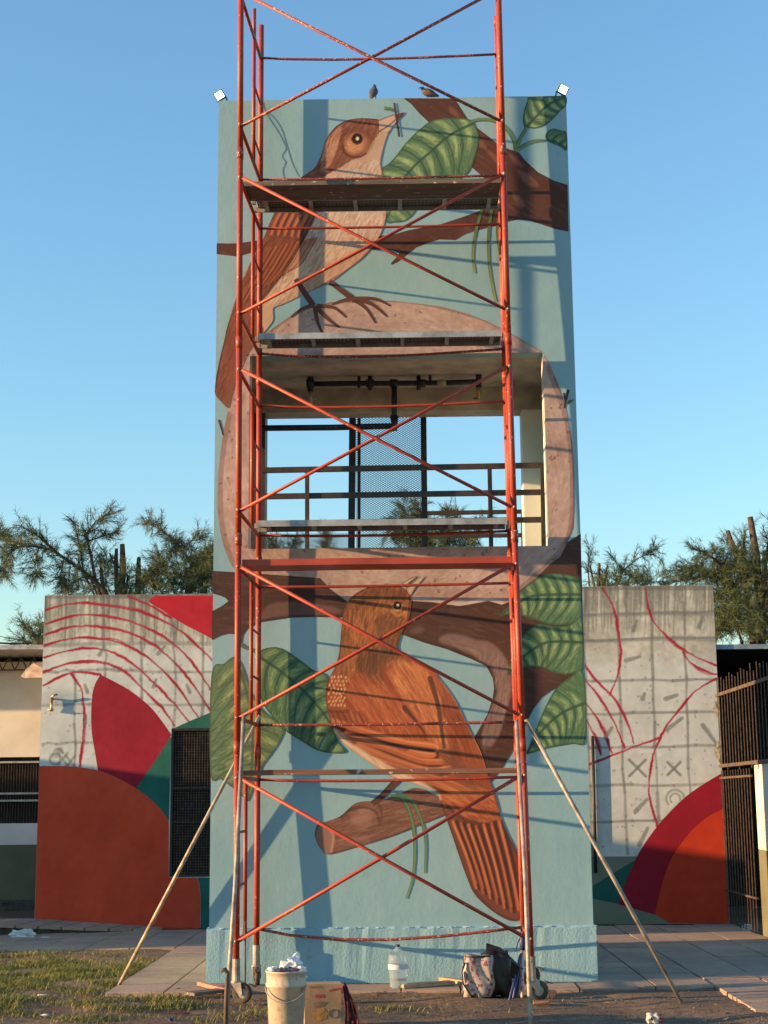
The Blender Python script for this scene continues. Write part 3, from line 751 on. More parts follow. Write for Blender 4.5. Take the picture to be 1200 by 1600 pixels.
DK = [(96, 56, 38), (74, 44, 32), (116, 68, 44)]
head = [(546, 937), (580, 916), (625, 916), (641, 935), (638, 970), (624, 1000), (630, 1030), (600, 1050), (560, 1055), (525, 1045), (532, 1000), (535, 960)]
s.fill(head, (158, 86, 48), 0.88, 4)
s.hairs(1500, head, lambda x, y: 1.75 + (x - 585) * 0.004 if y > 945 else 2.5 - (x - 545) * 0.012, 17, 2.2, DK + [(200, 120, 68), (212, 138, 82), (176, 98, 54), (188, 108, 60)], 0.5)
s.fill([(560, 928), (600, 915), (632, 925), (625, 935), (590, 935), (560, 950)], (84, 54, 38), 0.5, 4)
s.hairs(350, [(590, 960), (625, 960), (635, 975), (620, 1010), (600, 1010)], lambda x, y: 1.9, 14, 2.2, [(114, 66, 42), (98, 60, 40), (140, 82, 48)], 0.5)
s.hairs(520, [(560, 1020), (625, 1010), (645, 1040), (612, 1070), (570, 1055)], lambda x, y: 1.7, 17, 2.4, DK + [(120, 72, 48)], 0.55)
lobe = [(545, 1064), (575, 1056), (612, 1082), (645, 1115), (672, 1150), (668, 1164), (620, 1150), (575, 1128), (548, 1105)]
s.fill(lobe, (188, 92, 52), 0.6, 6)
s.fill([(560, 1070), (585, 1072), (605, 1095), (590, 1105), (565, 1092)], (216, 130, 74), 0.6, 6)
s.hairs(900, [(535, 1060), (600, 1055), (660, 1120), (690, 1170), (640, 1172), (580, 1140), (535, 1115)], lambda x, y: 0.95 + (y - 1060) * 0.001, 36, 2.0, OR, 0.42)
wing2 = [(602, 1040), (640, 1030), (680, 1060), (695, 1100), (695, 1150), (690, 1170), (660, 1130), (620, 1085)]
s.fill(wing2, (196, 100, 58), 0.7, 6)
s.hairs(700, wing2, lambda x, y: 1.05, 38, 2.2, [(234, 152, 94), (182, 90, 50), (214, 126, 72), (152, 72, 42)], 0.48)
flank = [(690, 1065), (717, 1105), (737, 1147), (758, 1200), (770, 1240), (740, 1230), (705, 1180), (692, 1120)]
s.hairs(600, flank, lambda x, y: 1.15, 44, 2.2, [(180, 86, 46), (198, 102, 56), (146, 68, 38), (112, 56, 36)], 0.5)
s.fill([(600, 1042), (616, 1074), (642, 1110), (668, 1148), (660, 1142), (630, 1104), (606, 1072), (596, 1050)], (150, 66, 40), 0.8, 1)
s.stroke([(612, 1040), (600, 1050), (604, 1066)], 6, 4, (150, 68, 42), 0.6)
s.stroke([(672, 1060), (684, 1100), (690, 1140), (694, 1168)], 8, 5, (88, 50, 38), 0.85)
s.stroke([(632, 1106), (646, 1122), (664, 1146)], 8, 2, (78, 46, 38), 0.8)
# folded wing feathers
s.hairs(420, [(540, 1140), (600, 1150), (690, 1180), (740, 1230), (680, 1225), (600, 1195)], lambda x, y: 0.42, 30, 2.4, [(216, 128, 76), (150, 74, 46), (176, 88, 50), (110, 60, 42)], 0.6)
for k, (pts, c) in enumerate((([(520, 1128), (560, 1140), (630, 1160), (676, 1166), (684, 1174), (672, 1180), (640, 1174)], (208, 106, 58)), ([(540, 1150), (600, 1168), (655, 1188), (690, 1190)], (196, 98, 56)), ([(560, 1166), (620, 1190), (670, 1204), (702, 1200)], (212, 116, 66)), ([(590, 1188), (650, 1208), (700, 1222), (734, 1236)], (190, 94, 54)), ([(640, 1212), (690, 1228), (735, 1250), (758, 1260)], (210, 116, 66)))):
    s.stroke(pts, 13, 9, c, 0.9, 0.15)
    q = [(a_, b_ + 7.5) for a_, b_ in pts]; s.stroke(q, 5.5, 4.5, (84, 46, 36), 0.85)
    q = [(a_, b_ - 2.5) for a_, b_ in pts]; s.stroke(q, 2.4, 2.2, (236, 152, 96), 0.6)
s.fill([(690, 1168), (712, 1176), (740, 1215), (752, 1240), (726, 1232), (700, 1200)], (112, 62, 44), 0.65, 4)
s.fill([(512, 1110), (540, 1128), (600, 1160), (660, 1190), (720, 1230), (690, 1240), (620, 1214), (550, 1168), (520, 1136)], (108, 52, 36), 0.28, 8)
s.fill([(690, 1068), (716, 1104), (738, 1148), (764, 1215), (776, 1250), (756, 1240), (730, 1180), (704, 1120)], (118, 54, 36), 0.35, 6)
s.fill([(545, 940), (556, 930), (548, 990), (540, 1040), (520, 1055), (530, 1010)], (104, 58, 38), 0.4, 5)
# pale underside
s.fill([(514, 1128), (522, 1138), (540, 1155), (560, 1168), (600, 1192), (640, 1212), (668, 1226), (690, 1244), (684, 1250), (655, 1228), (620, 1217), (575, 1190), (532, 1157)], (226, 176, 134), 0.95, 1)
s.hairs(260, [(516, 1132), (560, 1166), (640, 1212), (684, 1244), (620, 1216), (550, 1172)], lambda x, y: 0.6, 16, 2, [(240, 198, 158), (196, 138, 98)], 0.5)
# breast spots and bars
for j in range(8):
    for i in range(5):
        x = 514.5 + i * 5.6 + (2.6 if j % 2 else 0) + rng.normal(0, 0.5) + max(0, 3 - j) * 0.8; y = 1058 + j * 6.3 + rng.normal(0, 0.6)
        s.blob(x, y, 1.5, 2.4, (224, 164, 110), 0.85, 0.2)
s.stroke([(514, 1110), (530, 1112), (545, 1110)], 5, 5, (104, 56, 40), 0.7)
for k in range(6):
    x = 518 + k * 8.5; s.stroke([(x, 1113), (x + 5, 1124), (x + 10, 1134)], 2.6, 1.6, (80, 46, 38), 0.75)
# tail
tail = [(688, 1253), (775, 1247), (785, 1284), (812, 1340), (815, 1430), (800, 1440), (766, 1422), (731, 1376)]
s.fill(tail, (116, 62, 46), 0.95, 1)
s.fill([(690, 1240), (770, 1238), (780, 1265), (772, 1284), (745, 1284), (705, 1268)], (196, 106, 62), 0.8, 3)
s.hairs(260, [(690, 1245), (765, 1245), (772, 1280), (740, 1282), (705, 1265)], lambda x, y: 0.5, 24, 2, OR, 0.6)
s.stroke([(700, 1262), (725, 1280), (755, 1288), (775, 1284)], 6, 5, (92, 50, 38), 0.8)
for k in range(7):
    f = k / 6.0
    xa, ya = 708 + f * 72, 1284 + (1 - abs(f - 0.5) * 2) * 8
    xb, yb = 744 + f * 66, 1388 + f * 46 - max(0, f - 0.8) * 60
    s.stroke([(xa, ya), ((xa + xb) / 2 + 2, (ya + yb) / 2), (xb, yb)], 5.0, 3.2, (204, 104, 58) if k % 2 == 0 else (176, 84, 50), 0.9, 0.15)
    s.stroke([(xa + 5.5, ya), ((xa + xb) / 2 + 8, (ya + yb) / 2), (xb + 5, yb)], 6.0, 5, (70, 38, 34), 0.85)
    s.stroke([(xa + 1, ya + 5), ((xa + xb) / 2 + 3, (ya + yb) / 2), (xb + 1, yb - 8)], 1.8, 1.4, (232, 140, 84), 0.6)
s.stroke([(688, 1255), (707, 1307), (731, 1375), (766, 1420), (801, 1438), (813, 1434), (815, 1400)], 5, 5, (84, 46, 38), 0.7)
s.stroke([(760, 1200), (775, 1247), (795, 1307), (813, 1345)], 3.5, 3.5, (92, 50, 40), 0.7)
s.stroke([(690, 1064), (717, 1104), (737, 1146), (750, 1172), (762, 1206)], 3, 3, (214, 140, 92), 0.6)
s.stroke([(641, 935), (636, 972), (624, 998), (623, 1014), (650, 1034), (675, 1046)], 3, 3, (92, 54, 38), 0.7)
s.stroke([(625, 917), (580, 917), (546, 938), (534, 975), (530, 1025), (512, 1065), (510, 1100), (520, 1140)], 3, 3, (92, 52, 38), 0.7)
s.blob(621, 948, 8.5, 8.0, (206, 132, 76), 0.95); s.blob(621, 946, 6.6, 6.2, (36, 22, 20), 1.0); s.blob(621.5, 946, 2.6, 2.4, (214, 190, 166), 1.0)
s.stroke([(612, 955), (622, 962), (633, 956)], 5, 3, (206, 128, 68), 0.7)
s.build('painted_bird', 6, tower)['label'] = 'lower painted bird, rust orange, seen from behind with long tail'
for lp in ([(634, 921), (648, 908), (667, 898.5), (650, 918), (641, 931)], [(625, 914), (640, 904), (656, 899), (642, 909), (633, 918)]):
    s = Sheet([lp], 0.0, (206, 160, 124), smooth=False)
    s.stroke(lp + lp[:1], 2.4, 2.4, (78, 44, 38), 0.9); s.build('painted_beak', 7, tower)
for pts in ([(411, 160), (414, 172), (424, 190), (436, 208), (443, 222), (447, 232), (441, 244), (446, 254), (442, 266), (445, 280)], [(414, 172), (428, 184), (440, 202), (446, 220), (452, 240), (458, 258), (467, 276)]):
    ribbon('thin_wall_line', pts, 1.7, 1.4, (104, 126, 126), (100, 122, 122), 1)  # two thin wavy lines, darker than the wall, painted at upper left
# ------------------------------------------------------------------ ground and paving
def mat_dirt():
    m, nt, b = new_mat('trodden_dirt')
    pos = geo_pos(nt)
    n1 = noise(nt, 0.9, 8.0, 0.65, pos); n2 = noise(nt, 14.0, 8.0, 0.7, pos); n3 = noise(nt, 70.0, 4.0, 0.6, pos)
    c1 = ramp(nt, n1.outputs['Fac'], [(0.3, (0.115, 0.088, 0.066)), (0.55, (0.215, 0.165, 0.122)), (0.75, (0.31, 0.24, 0.175))])
    c2 = ramp(nt, n2.outputs['Fac'], [(0.3, (0.55, 0.53, 0.5)), (0.7, (1.15, 1.12, 1.08))])
    nt.links.new(mixc(nt, c1.outputs['Color'], c2.outputs['Color'], 1.0, 'MULTIPLY'), b.inputs['Base Color'])
    b.inputs['Roughness'].default_value = 0.95; b.inputs['Specular IOR Level'].default_value = 0.15
    p = bump(nt, b, n2.outputs['Fac'], 0.9, 0.03)
    bump(nt, b, n3.outputs['Fac'], 0.6, 0.008, p)
    return m
M['dirt'] = mat_dirt()
# fine patch of uneven dirt joined to a sheet that runs to the horizon
def height(x, y):
    return -0.012 + 0.016 * math.sin(x * 3.1 + 1.3 * math.sin(y * 2.2)) * math.sin(y * 4.3 + x) + 0.008 * math.sin(9.0 * x + 4 * math.sin(y * 5)) * math.sin(11 * y) 
xsG = [-400, -120, -40, -15] + list(np.linspace(-8, 6, 120)) + [15, 40, 120, 400]
ysG = [-400, -120, -40, -12] + list(np.linspace(-5, 4, 110)) + [6, 8, 12, 40, 120, 400]
verts = [(x, y, min(height(x, y), 0.004) if (-7.9 < x < 5.9 and -4.9 < y < 3.9) else -0.02) for y in ysG for x in xsG]
nxg = len(xsG)
faces = [(j * nxg + i, j * nxg + i + 1, (j + 1) * nxg + i + 1, (j + 1) * nxg + i) for j in range(len(ysG) - 1) for i in range(nxg - 1)]
tag(pydata('ground', verts, faces, M['dirt'], None, True), 'bare brown dirt yard with grass patches', None, None, 'structure')

def mat_tile():
    m, nt, b = new_mat('paving_tile')
    pos = geo_pos(nt)
    n1 = noise(nt, 1.1, 7.0, 0.65, pos); n2 = noise(nt, 26.0, 6.0, 0.7, pos)
    info = nt.nodes.new('ShaderNodeObjectInfo')
    c1 = ramp(nt, n1.outputs['Fac'], [(0.3, (0.25, 0.19, 0.145)), (0.7, (0.42, 0.325, 0.245))])
    c2 = ramp(nt, n2.outputs['Fac'], [(0.25, (0.68, 0.66, 0.64)), (0.7, (1.08, 1.06, 1.04))])
    c3 = ramp(nt, info.outputs['Random'], [(0.0, (0.84, 0.84, 0.85)), (1.0, (1.1, 1.08, 1.05))])
    c = mixc(nt, c1.outputs['Color'], c2.outputs['Color'], 1.0, 'MULTIPLY')
    nt.links.new(mixc(nt, c, c3.outputs['Color'], 1.0, 'MULTIPLY'), b.inputs['Base Color'])
    b.inputs['Roughness'].default_value = 0.85
    wv = nt.nodes.new('ShaderNodeTexWave'); wv.bands_direction = 'Y'; wv.inputs['Scale'].default_value = 8.0
    wv.inputs['Distortion'].default_value = 0.6
    nt.links.new(pos, wv.inputs['Vector'])
    p = bump(nt, b, wv.outputs['Fac'], 0.35, 0.004)
    bump(nt, b, n2.outputs['Fac'], 0.5, 0.005, p)
    return m
M['tile'] = mat_tile()
pav = empty('pavement'); tag(pav, 'concrete paving slabs round the foot of the tower', None, None, 'structure')
T = 0.484
bm = bmesh.new(); bx(bm, 0.006, T - 0.006, 0.005, T - 0.005, -0.05, 0.012, 0.004)
tile0 = obj('paving_slab', bm, M['tile'], pav)
first = [True]
def tile(x, y, z=0.0):
    o = tile0 if first[0] else copy_of(tile0, pav)
    first[0] = False
    o.location = (x, y, z + rng.normal(0, 0.0015)); o.rotation_euler = (rng.normal(0, 0.003), rng.normal(0, 0.003), rng.normal(0, 0.003))
x_off = at_z(955, 1445).x                        # a joint line seen in the paving
cols_r = [x_off + (k) * T for k in range(-2, 4)]
for x in cols_r:
    for j in range(-4, 13):
        y = j * T + 0.0
        if y > 5.7: continue
        if x < 2.1 and y < -0.6: continue
        if x < 1.4: continue
        if x > 4.0: continue
        tile(x, y)
for i in range(9):                               # strip in front of the tower
    x = -2.42 + i * T
    if x < 1.9: tile(x, -0.62)
for j in range(0, 12):                           # strip along its left side
    for i in range(2):
        x = -2.42 + i * T - (0.3 if i else 0)*0
        if i == 1 and j > 6: continue
        tile(x, -0.62 + T + j * T)
for i in range(1, 8):                            # band along the left building
    for j in range(7, 12):
        tile(-2.42 - i * T, -0.62 + T + j * T)
# raised walkway ramping down along the left wall
ramp_o = empty('ramp'); tag(ramp_o, 'low slab ramp with a crumbling edge along the left wall', None, None, 'structure')
M['kerb'] = mat_plain('dark_kerb', (0.075, 0.066, 0.055), 0.95, 0, 0.3, 9.0, 0.8, 20.0)
bm = bmesh.new()
pr = [(-8.5, 0.12), (-4.6, 0.12), (-2.95, 0.0)]
lo = [bm.verts.new((x, 5.1 + (0.5 if x > -3.5 else 0), z - 0.02)) for x, z in pr]; hi = [bm.verts.new((x, 11.0 if x < -8 else 6.05, z - 0.02)) for x, z in pr]
lb = [bm.verts.new((v.co.x, v.co.y, -0.05)) for v in lo]
hb = [bm.verts.new((-8.5, 11, -0.05)), bm.verts.new((-4.6, 11.0, 0.10))]
for k in range(2):
    bm.faces.new((lo[k], lo[k + 1], hi[k + 1], hi[k])); bm.faces.new((lb[k], lb[k + 1], lo[k + 1], lo[k]))
bm.faces.new((hi[0], hi[1], hb[1]))
obj('ramp_base', bm, M['kerb'], ramp_o)
for k in range(17):
    x0 = -7.2 + k * 0.25; x1 = x0 + 0.226
    zf = lambda x: 0.12 if x < -4.6 else max(0.0, 0.12 * (1 - (x + 4.6) / 1.65))
    yf0 = lambda x: 5.06 + max(0, (x + 4.3)) * 0.42 + 0.02 * math.sin(k * 1.7)
    v = []
    for x in (x0, x1):
        for y in (yf0(x), 6.04):
            for dz in (-0.03, 0.0): v.append((x + (6.04 - y) * -0.12, y, zf(x) + dz + 0.012))
    pydata('ramp_slab', v, [(0, 1, 3, 2), (4, 6, 7, 5), (0, 4, 5, 1), (2, 3, 7, 6), (0, 2, 6, 4), (1, 5, 7, 3)], M['tile'], ramp_o)

# ------------------------------------------------------------------ left and right low buildings with half-finished murals
WY = 6.05
M['concrete'] = mat_plain('raw_concrete', (0.36, 0.33, 0.29), 0.9, 0, 0.15, 1.5, 0.4, 20.0)
def px_rect(x0, z0, x1, z1, Y):
    out = []
    for x, z in ((x0, z0), (x1, z0), (x1, z1), (x0, z1)):
        d = Vector((x, Y, z)) - CAM; k = d.dot(FWD)
        out.append((600 + F_PX * d.dot(RIGHT) / k, 800 - F_PX * d.dot(UP) / k))
    return out
def concrete_face(s, white_from, seam, x0, x1, ytop):
    s.mottle(0.6, 9.0); s.mottle(0.14, 8.0); s.mottle(0.035, 8.0)
    s.fill([(x0 - 60, white_from), (x1 + 60, white_from), (x1 + 60, 1500), (x0 - 60, 1500)], (206, 195, 182), 0.8, 10, False)
    s.mottle(0.05, 3.5)
    for _ in range(170):                         # water stains running down from the coping
        x = rng.uniform(x0, x1); L = rng.uniform(15, 90)
        s.stroke([(x, ytop), (x + rng.normal(0, 1), ytop + L * 0.5), (x + rng.normal(0, 2), ytop + L)], rng.uniform(2, 7), 1.5, (96, 88, 78), rng.uniform(0.12, 0.42), 0.6)
    s.stroke([(x0, ytop + 1), (x1, ytop + 1)], 9, 9, (98, 90, 80), 0.5, 0.4)
    for yy in seam:
        s.stroke([(x0, yy + 3), ((x0 + x1) / 2, yy - 1), (x1, yy)], 6, 6, (128, 120, 110), 0.55, 0.5)
    for _ in range(260):
        x, y = rng.uniform(x0, x1), rng.uniform(ytop, 1440)
        s.blob(x, y, rng.uniform(0.8, 2.2), rng.uniform(0.8, 2.2), (120, 112, 102), 0.5)
GL, RL = (112, 106, 98), (158, 20, 40)
def grid_line(s, pts, a=0.7):
    q = curve(pts, 4); q = q + rng.normal(0, 0.9, q.shape)
    for i in range(len(q) - 1): s.stroke([q[i], q[i + 1]], rng.uniform(3, 5.5), rng.uniform(3, 5.5), GL, a * rng.uniform(0.6, 1.0), 0.35)
def red_line(s, pts, w=3.6, twin=True):
    q = curve(pts, 6); q = q + rng.normal(0, 0.35, q.shape)
    ph = rng.uniform(0, 6)
    for i in range(len(q) - 1):
        k = w * (0.85 + 0.35 * math.sin(i * 0.55 + ph)); s.stroke([q[i], q[i + 1]], k, k, RL, 0.95, 0.25)
    if twin:
        i0 = rng.integers(0, max(1, len(q) // 2)); i1 = min(len(q), i0 + rng.integers(8, 26))
        off = np.outer(np.sin(np.linspace(0, PI, i1 - i0)), rng.normal(0, 3.2, 2)); r_ = q[i0:i1] + off
        if len(r_) > 2: s.stroke(r_, w * 0.75, w * 0.35, (178, 36, 54), 0.85, 0.5, 2)

LX0, LX1, LZ = -4.585, -1.4, 4.18
WX0, WX1, WZ0, WZ1 = -2.914, -2.385, 0.616, 2.46
left_b = empty('low_building', (0, 0, 0)); tag(left_b, 'low grey building left of the tower with orange disc and crimson petal painted on', 'building')
bm = bmesh.new(); grid_wall(bm, [LX0, WX0, WX1, LX1], [0.0, WZ0, WZ1, LZ], WY, WY + 0.18, {(1, 1)})
obj('wall', bm, M['concrete'], left_b)
box('rear_block', LX0, LX1, WY + 0.181, WY + 4.5, 0.0, LZ - 0.05, M['concrete'], left_b)
s = Sheet([px_rect(LX0 + 0.002, 0.002, LX1 - 0.01, LZ - 0.002, WY), px_rect(WX0, WZ0, WX1, WZ1, WY)], WY, (182, 168, 148), res=0.011, smooth=False)
concrete_face(s, 1012, [1006], 66, 340, 930)
C3 = lambda L: [(x / 3.0, 780 + y / 3.0) for x, y in L]
for x, t, b in ((350, 800, 1500), (490, 560, 900), (660, 640, 960), (818, 580, 1100), (950, 640, 1050)): grid_line(s, C3([(x, t), (x + 3, (t + b) / 2), (x - 2, b)]))
for y in (800, 955, 1135): grid_line(s, C3([(200, y + 12), (350, y + 6), (500, y), (750, y + 8), (1000, y + 8)]), 0.6)
for c in ([(212, 520), (330, 490), (450, 490), (600, 515), (720, 550), (850, 620), (930, 690), (998, 758)],
          [(212, 585), (330, 550), (430, 542), (560, 560), (680, 600), (790, 660), (880, 740), (940, 820), (998, 908)],
          [(212, 635), (330, 600), (440, 597), (560, 615), (680, 660), (770, 720), (850, 800), (920, 890), (988, 994)],
          [(210, 685), (320, 655), (430, 650), (550, 670), (660, 720), (760, 800), (840, 890), (930, 1025)],
          [(208, 742), (320, 710), (420, 698), (520, 715), (620, 770), (720, 860), (800, 940), (895, 1055)],
          [(206, 810), (300, 775), (390, 760), (490, 765), (590, 815), (680, 900), (760, 980), (820, 1065)],
          [(203, 875), (290, 830), (370, 810), (470, 822)], [(600, 455), (700, 495), (800, 555)], [(335, 822), (380, 890), (395, 1000), (390, 1100), (380, 1200), (372, 1262)]):
    red_line(s, C3(c))
for x, y in ((410, 905), (720, 880), (890, 905), (740, 725), (465, 730), (400, 1050)):
    s.stroke(C3([(x, y), (x + rng.normal(0, 20), y - 35)]), 6, 4, GL, 0.7, 0.3)
for x, y in ((110, 1190), (98, 1186)): s.stroke([(x - 7, y - 9), (x + 7, y + 9)], 4, 4, GL, 0.6, 0.3); s.stroke([(x - 7, y + 9), (x + 7, y - 9)], 4, 4, GL, 0.6, 0.3)
s.stroke([(86 + 8 * math.cos(t), 1186 + 8 * math.sin(t)) for t in np.linspace(0, 6.3, 12)], 3, 3, GL, 0.6, 0.3)
for k in range(5): s.stroke(C3([(240 + k * 9, 1210), (262 + k * 6, 1170 - k), (295, 1190)]), 3, 3, GL, 0.4, 0.5)
s.fill(C3([(215, 905), (345, 905), (355, 960), (210, 975)]), (140, 138, 138), 0.45, 4)
s.build('painted_wall_face', 0, left_b, M['wing_paint'])
def flat_shape(name, loop, Y, color, layer, parent, smooth=False, holes=(), label=None):
    s = Sheet([loop] + list(holes), Y, color, res=0.016, smooth=smooth)
    s.mottle(0.4, 3.0); s.mottle(0.06, 2.5)
    o = s.build(name, layer, parent, M['wing_paint'])
    if label: o['label'] = label
    return o
CR, OG, GN = (150, 20, 38), (212, 66, 36), (30, 92, 76)
flat_shape('painted_shape', curve([(242, 931), (233, 940), (253, 953), (283, 973), (310, 987), (336, 1001)], 6).tolist() + [(345, 1003), (345, 931)], WY, (184, 26, 40), 1, left_b)
petal = curve([(157, 1054), (147, 1073), (143, 1100), (143, 1140), (148, 1173), (153, 1204)], 5).tolist() + [(215, 1234), (232, 1206), (250, 1178), (268, 1148)] + curve([(267, 1147), (253, 1127), (233, 1103), (200, 1077), (157, 1054)], 5).tolist()[:-1]
flat_shape('painted_shape', petal, WY, CR, 1, left_b, label='crimson painted petal on the left wall')
wl = px_rect(WX0, WZ0, WX1, WZ1, WY)             # window corners: bl, br, tr, tl
flat_shape('painted_shape', [(268, 1149), (240, 1192), (213, 1231), (247, 1261), (wl[0][0] - 0.3, 1284)], WY, GN, 2, left_b)
flat_shape('painted_shape', [(wl[3][0] + 4, wl[3][1] - 0.3), (298, 1126), (332, 1112), (345, 1106), (345, wl[3][1] - 0.3)], WY, GN, 2, left_b)
orange = [px_rect(LX0 + 0.004, 0.003, LX1, LZ, WY)[0]] + [(61.5, 1197)] + curve([(63, 1197), (100, 1197), (133, 1200), (167, 1208), (213, 1232), (247, 1260), (wl[0][0] - 0.3, 1283)], 6).tolist() + [(wl[0][0] - 0.3, wl[0][1] + 0.3), (308, wl[0][1] + 0.3), (311, 1380), (313, 1395), (313, 1451)]
flat_shape('painted_shape', orange, WY, OG, 3, left_b, label='big orange quarter disc on the left wall')
flat_shape('painted_shape', [(308.5, wl[0][1] + 0.4), (311.4, 1380), (313.4, 1395), (313.4, 1451), (345, 1452), (345, wl[0][1] + 0.4)], WY, GN, 3, left_b)
win = box('window', WX0, WX1, WY + 0.12, WY + 0.14, WZ0, WZ1, M['dark_void'], left_b)
bm = bmesh.new()
for x in np.arange(WX0 + 0.02, WX1, 0.034): bx(bm, x - 0.003, x + 0.003, WY + 0.030, WY + 0.036, WZ0, WZ1)
for z in np.arange(WZ0 + 0.02, WZ1, 0.034): bx(bm, WX0, WX1, WY + 0.0365, WY + 0.0425, z - 0.003, z + 0.003)
g = obj('mesh_grille', bm, M['rust_metal'], win); g['kind'] = 'stuff'
for (a, b_, c, d) in ((WX0, WX0 + 0.03, WZ0, WZ1), (WX0 + 0.031, WX1, WZ1 - 0.03, WZ1), (WX0 + 0.031, WX1, WZ0, WZ0 + 0.03), (WX0 + 0.031, WX1, 1.70, 1.725), (WX0 + 0.031, WX1, 1.28, 1.30)):
    box('frame_bar', a, b_, WY + 0.005, WY + 0.029, c, d, M['black_metal'], win)

RX0, RX1, RZ = 1.4, 4.04, 4.22
right_b = empty('low_building'); tag(right_b, 'low grey building right of the tower with sketched grid and crimson arc', 'building')
box('wall', RX0, RX1, WY, WY + 0.18, 0.0, RZ, M['concrete'], right_b)
box('rear_block', RX0, RX1, WY + 0.181, WY + 4.5, 0.0, RZ - 0.05, M['concrete'], right_b)
s = Sheet([px_rect(RX0 + 0.01, 0.002, RX1 - 0.002, RZ - 0.002, WY)], WY, (184, 169, 148), res=0.011, smooth=False)
concrete_face(s, 1030, [1000, 960], 900, 1140, 917)
s.fill([(900, 1338), (1160, 1338), (1160, 1460), (900, 1460)], (116, 114, 92), 1.0, 0, False)
for x in (914, 968, 1019, 1071): grid_line(s, [(x - 2, 940), (x, 1060), (x + 6, 1200), (x + 12, 1336)])
for y in (958, 998, 1063, 1114, 1167, 1226, 1282): grid_line(s, [(908, y + 2), (1020, y), (1140, y - 2)])
for c in ([(941, 919), (959, 950), (966, 984), (970, 1015), (966, 1052), (953, 1085)], [(1009, 919), (1013, 950), (1024, 975), (1053, 1004), (1087, 1026), (1120, 1040)], [(1067, 1018), (1078, 1035), (1101, 1048), (1120, 1054)],
          [(1120, 1060), (1087, 1080), (1064, 1106), (1044, 1131), (1030, 1157), (1021, 1179), (1016, 1207), (1014, 1241), (1027, 1291)], [(908, 1030), (931, 1063), (959, 1092), (979, 1126), (990, 1162)], [(908, 1055), (936, 1089), (959, 1128), (976, 1168)],
          [(910, 1092), (936, 1128), (956, 1177)], [(912, 1116), (928, 1148), (939, 1179)], [(922, 1194), (973, 1174), (1030, 1153)]):
    red_line(s, c, 3.2)
for x, y, r in ((996, 1200, 13), (1053, 1201, 10)):
    s.stroke([(x - r, y - r), (x + r, y + r)], 4, 4, GL, 0.8, 0.3); s.stroke([(x - r, y + r), (x + r, y - r)], 4, 4, GL, 0.8, 0.3)
for r in (8, 14): s.stroke([(1055 + r * math.cos(t), 1248 + r * math.sin(t)) for t in np.linspace(2.4, 6.6, 8)], 3, 3, GL, 0.6, 0.4)
for pts in ([(993, 1268), (1011, 1249)], [(999, 1320), (1012, 1294)], [(1098, 1133), (1118, 1160)], [(1042, 1140), (1066, 1122)], [(946, 1152), (956, 1137)], [(1040, 1092), (1058, 1086)], [(1004, 1092), (1007, 1084)], [(978, 1032), (1000, 1026)], [(990, 985), (995, 970)], [(1092, 980), (1098, 965)]):
    s.stroke(pts, 7, 5, GL, 0.7, 0.4)
s.build('painted_wall_face', 0, right_b, M['wing_paint'])
redge = px_rect(RX1 - 0.003, 0.003, RX1, RZ, WY)
def edge_x(y):
    (xb, yb), (xt, yt) = redge[0], redge[3]; return xb + (xt - xb) * (y - yb) / (yt - yb)
arc_o = curve([(966, 1413), (976, 1382), (993, 1343), (1010, 1314), (1036, 1280), (1070, 1246), (1101, 1224), (edge_x(1208), 1208)], 6).tolist()
arc_i = curve([(edge_x(1263), 1263), (1104, 1277), (1081, 1297), (1058, 1326), (1041, 1360), (1030, 1399), (1023, 1429)], 6).tolist()
flat_shape('painted_shape', arc_o + arc_i, WY, (146, 12, 32), 2, right_b, label='crimson arc on the right wall')
flat_shape('painted_shape', arc_i + [(1046, redge[0][1] - 0.4), (redge[0][0], redge[0][1] - 0.3)], WY, (196, 50, 20), 1, right_b)
flat_shape('painted_shape', [(915, 1391), (993, 1343), (976, 1382), (966, 1412), (915, 1402)], WY, (26, 80, 68), 1, right_b)
# scars where the wall corner has crumbled
M['broken'] = mat_plain('broken_render', (0.42, 0.36, 0.24), 0.95, 0, 0.35, 18.0, 0.9, 30.0)
for z0, z1 in ((1.95, 2.25), (2.5, 2.75)):
    bm = bmesh.new()
    k = [bm.verts.new((RX1 + 0.004 - 0.02 - 0.07 * math.sin(PI * i / 7) * rng.uniform(0.6, 1.1), WY - 0.006, z)) for i, z in enumerate(np.linspace(z0, z1, 8))]
    e = [bm.verts.new((RX1 + 0.004, WY - 0.006, z0)), bm.verts.new((RX1 + 0.004, WY - 0.006, z1))]
    bm.faces.new(k + [e[1], e[0]])
    obj('broken_corner', bm, M['broken'], right_b)
dp = rod('drain_pipe', [at_y(926, 1150, 6.022), at_y(931, 1364, 6.022)], 0.020, M['black_metal']); tag(dp, 'thin black drain pipe on right wall beside the tower', 'pipe')

# tap on the left wall
tp = empty('wall_tap', at_y(82, 1092, WY)); tag(tp, 'small brass tap sticking out of the left wall', 'tap')
o = rod('spout', [(0, 0, 0.0), (0, -0.06, 0.01), (0.03, -0.08, 0.04), (0.08, -0.08, 0.05)], 0.013, M['brass'], tp)
o = rod('valve_body', [(0, -0.045, -0.16), (0, -0.045, -0.10), (0, -0.045, 0.0)], 0.018, M['brass'], tp, radii=[0.022, 0.014, 0.018])
o = rod('handle', [(-0.04, -0.07, -0.14), (0.04, -0.07, -0.14)], 0.008, M['steel'], tp)

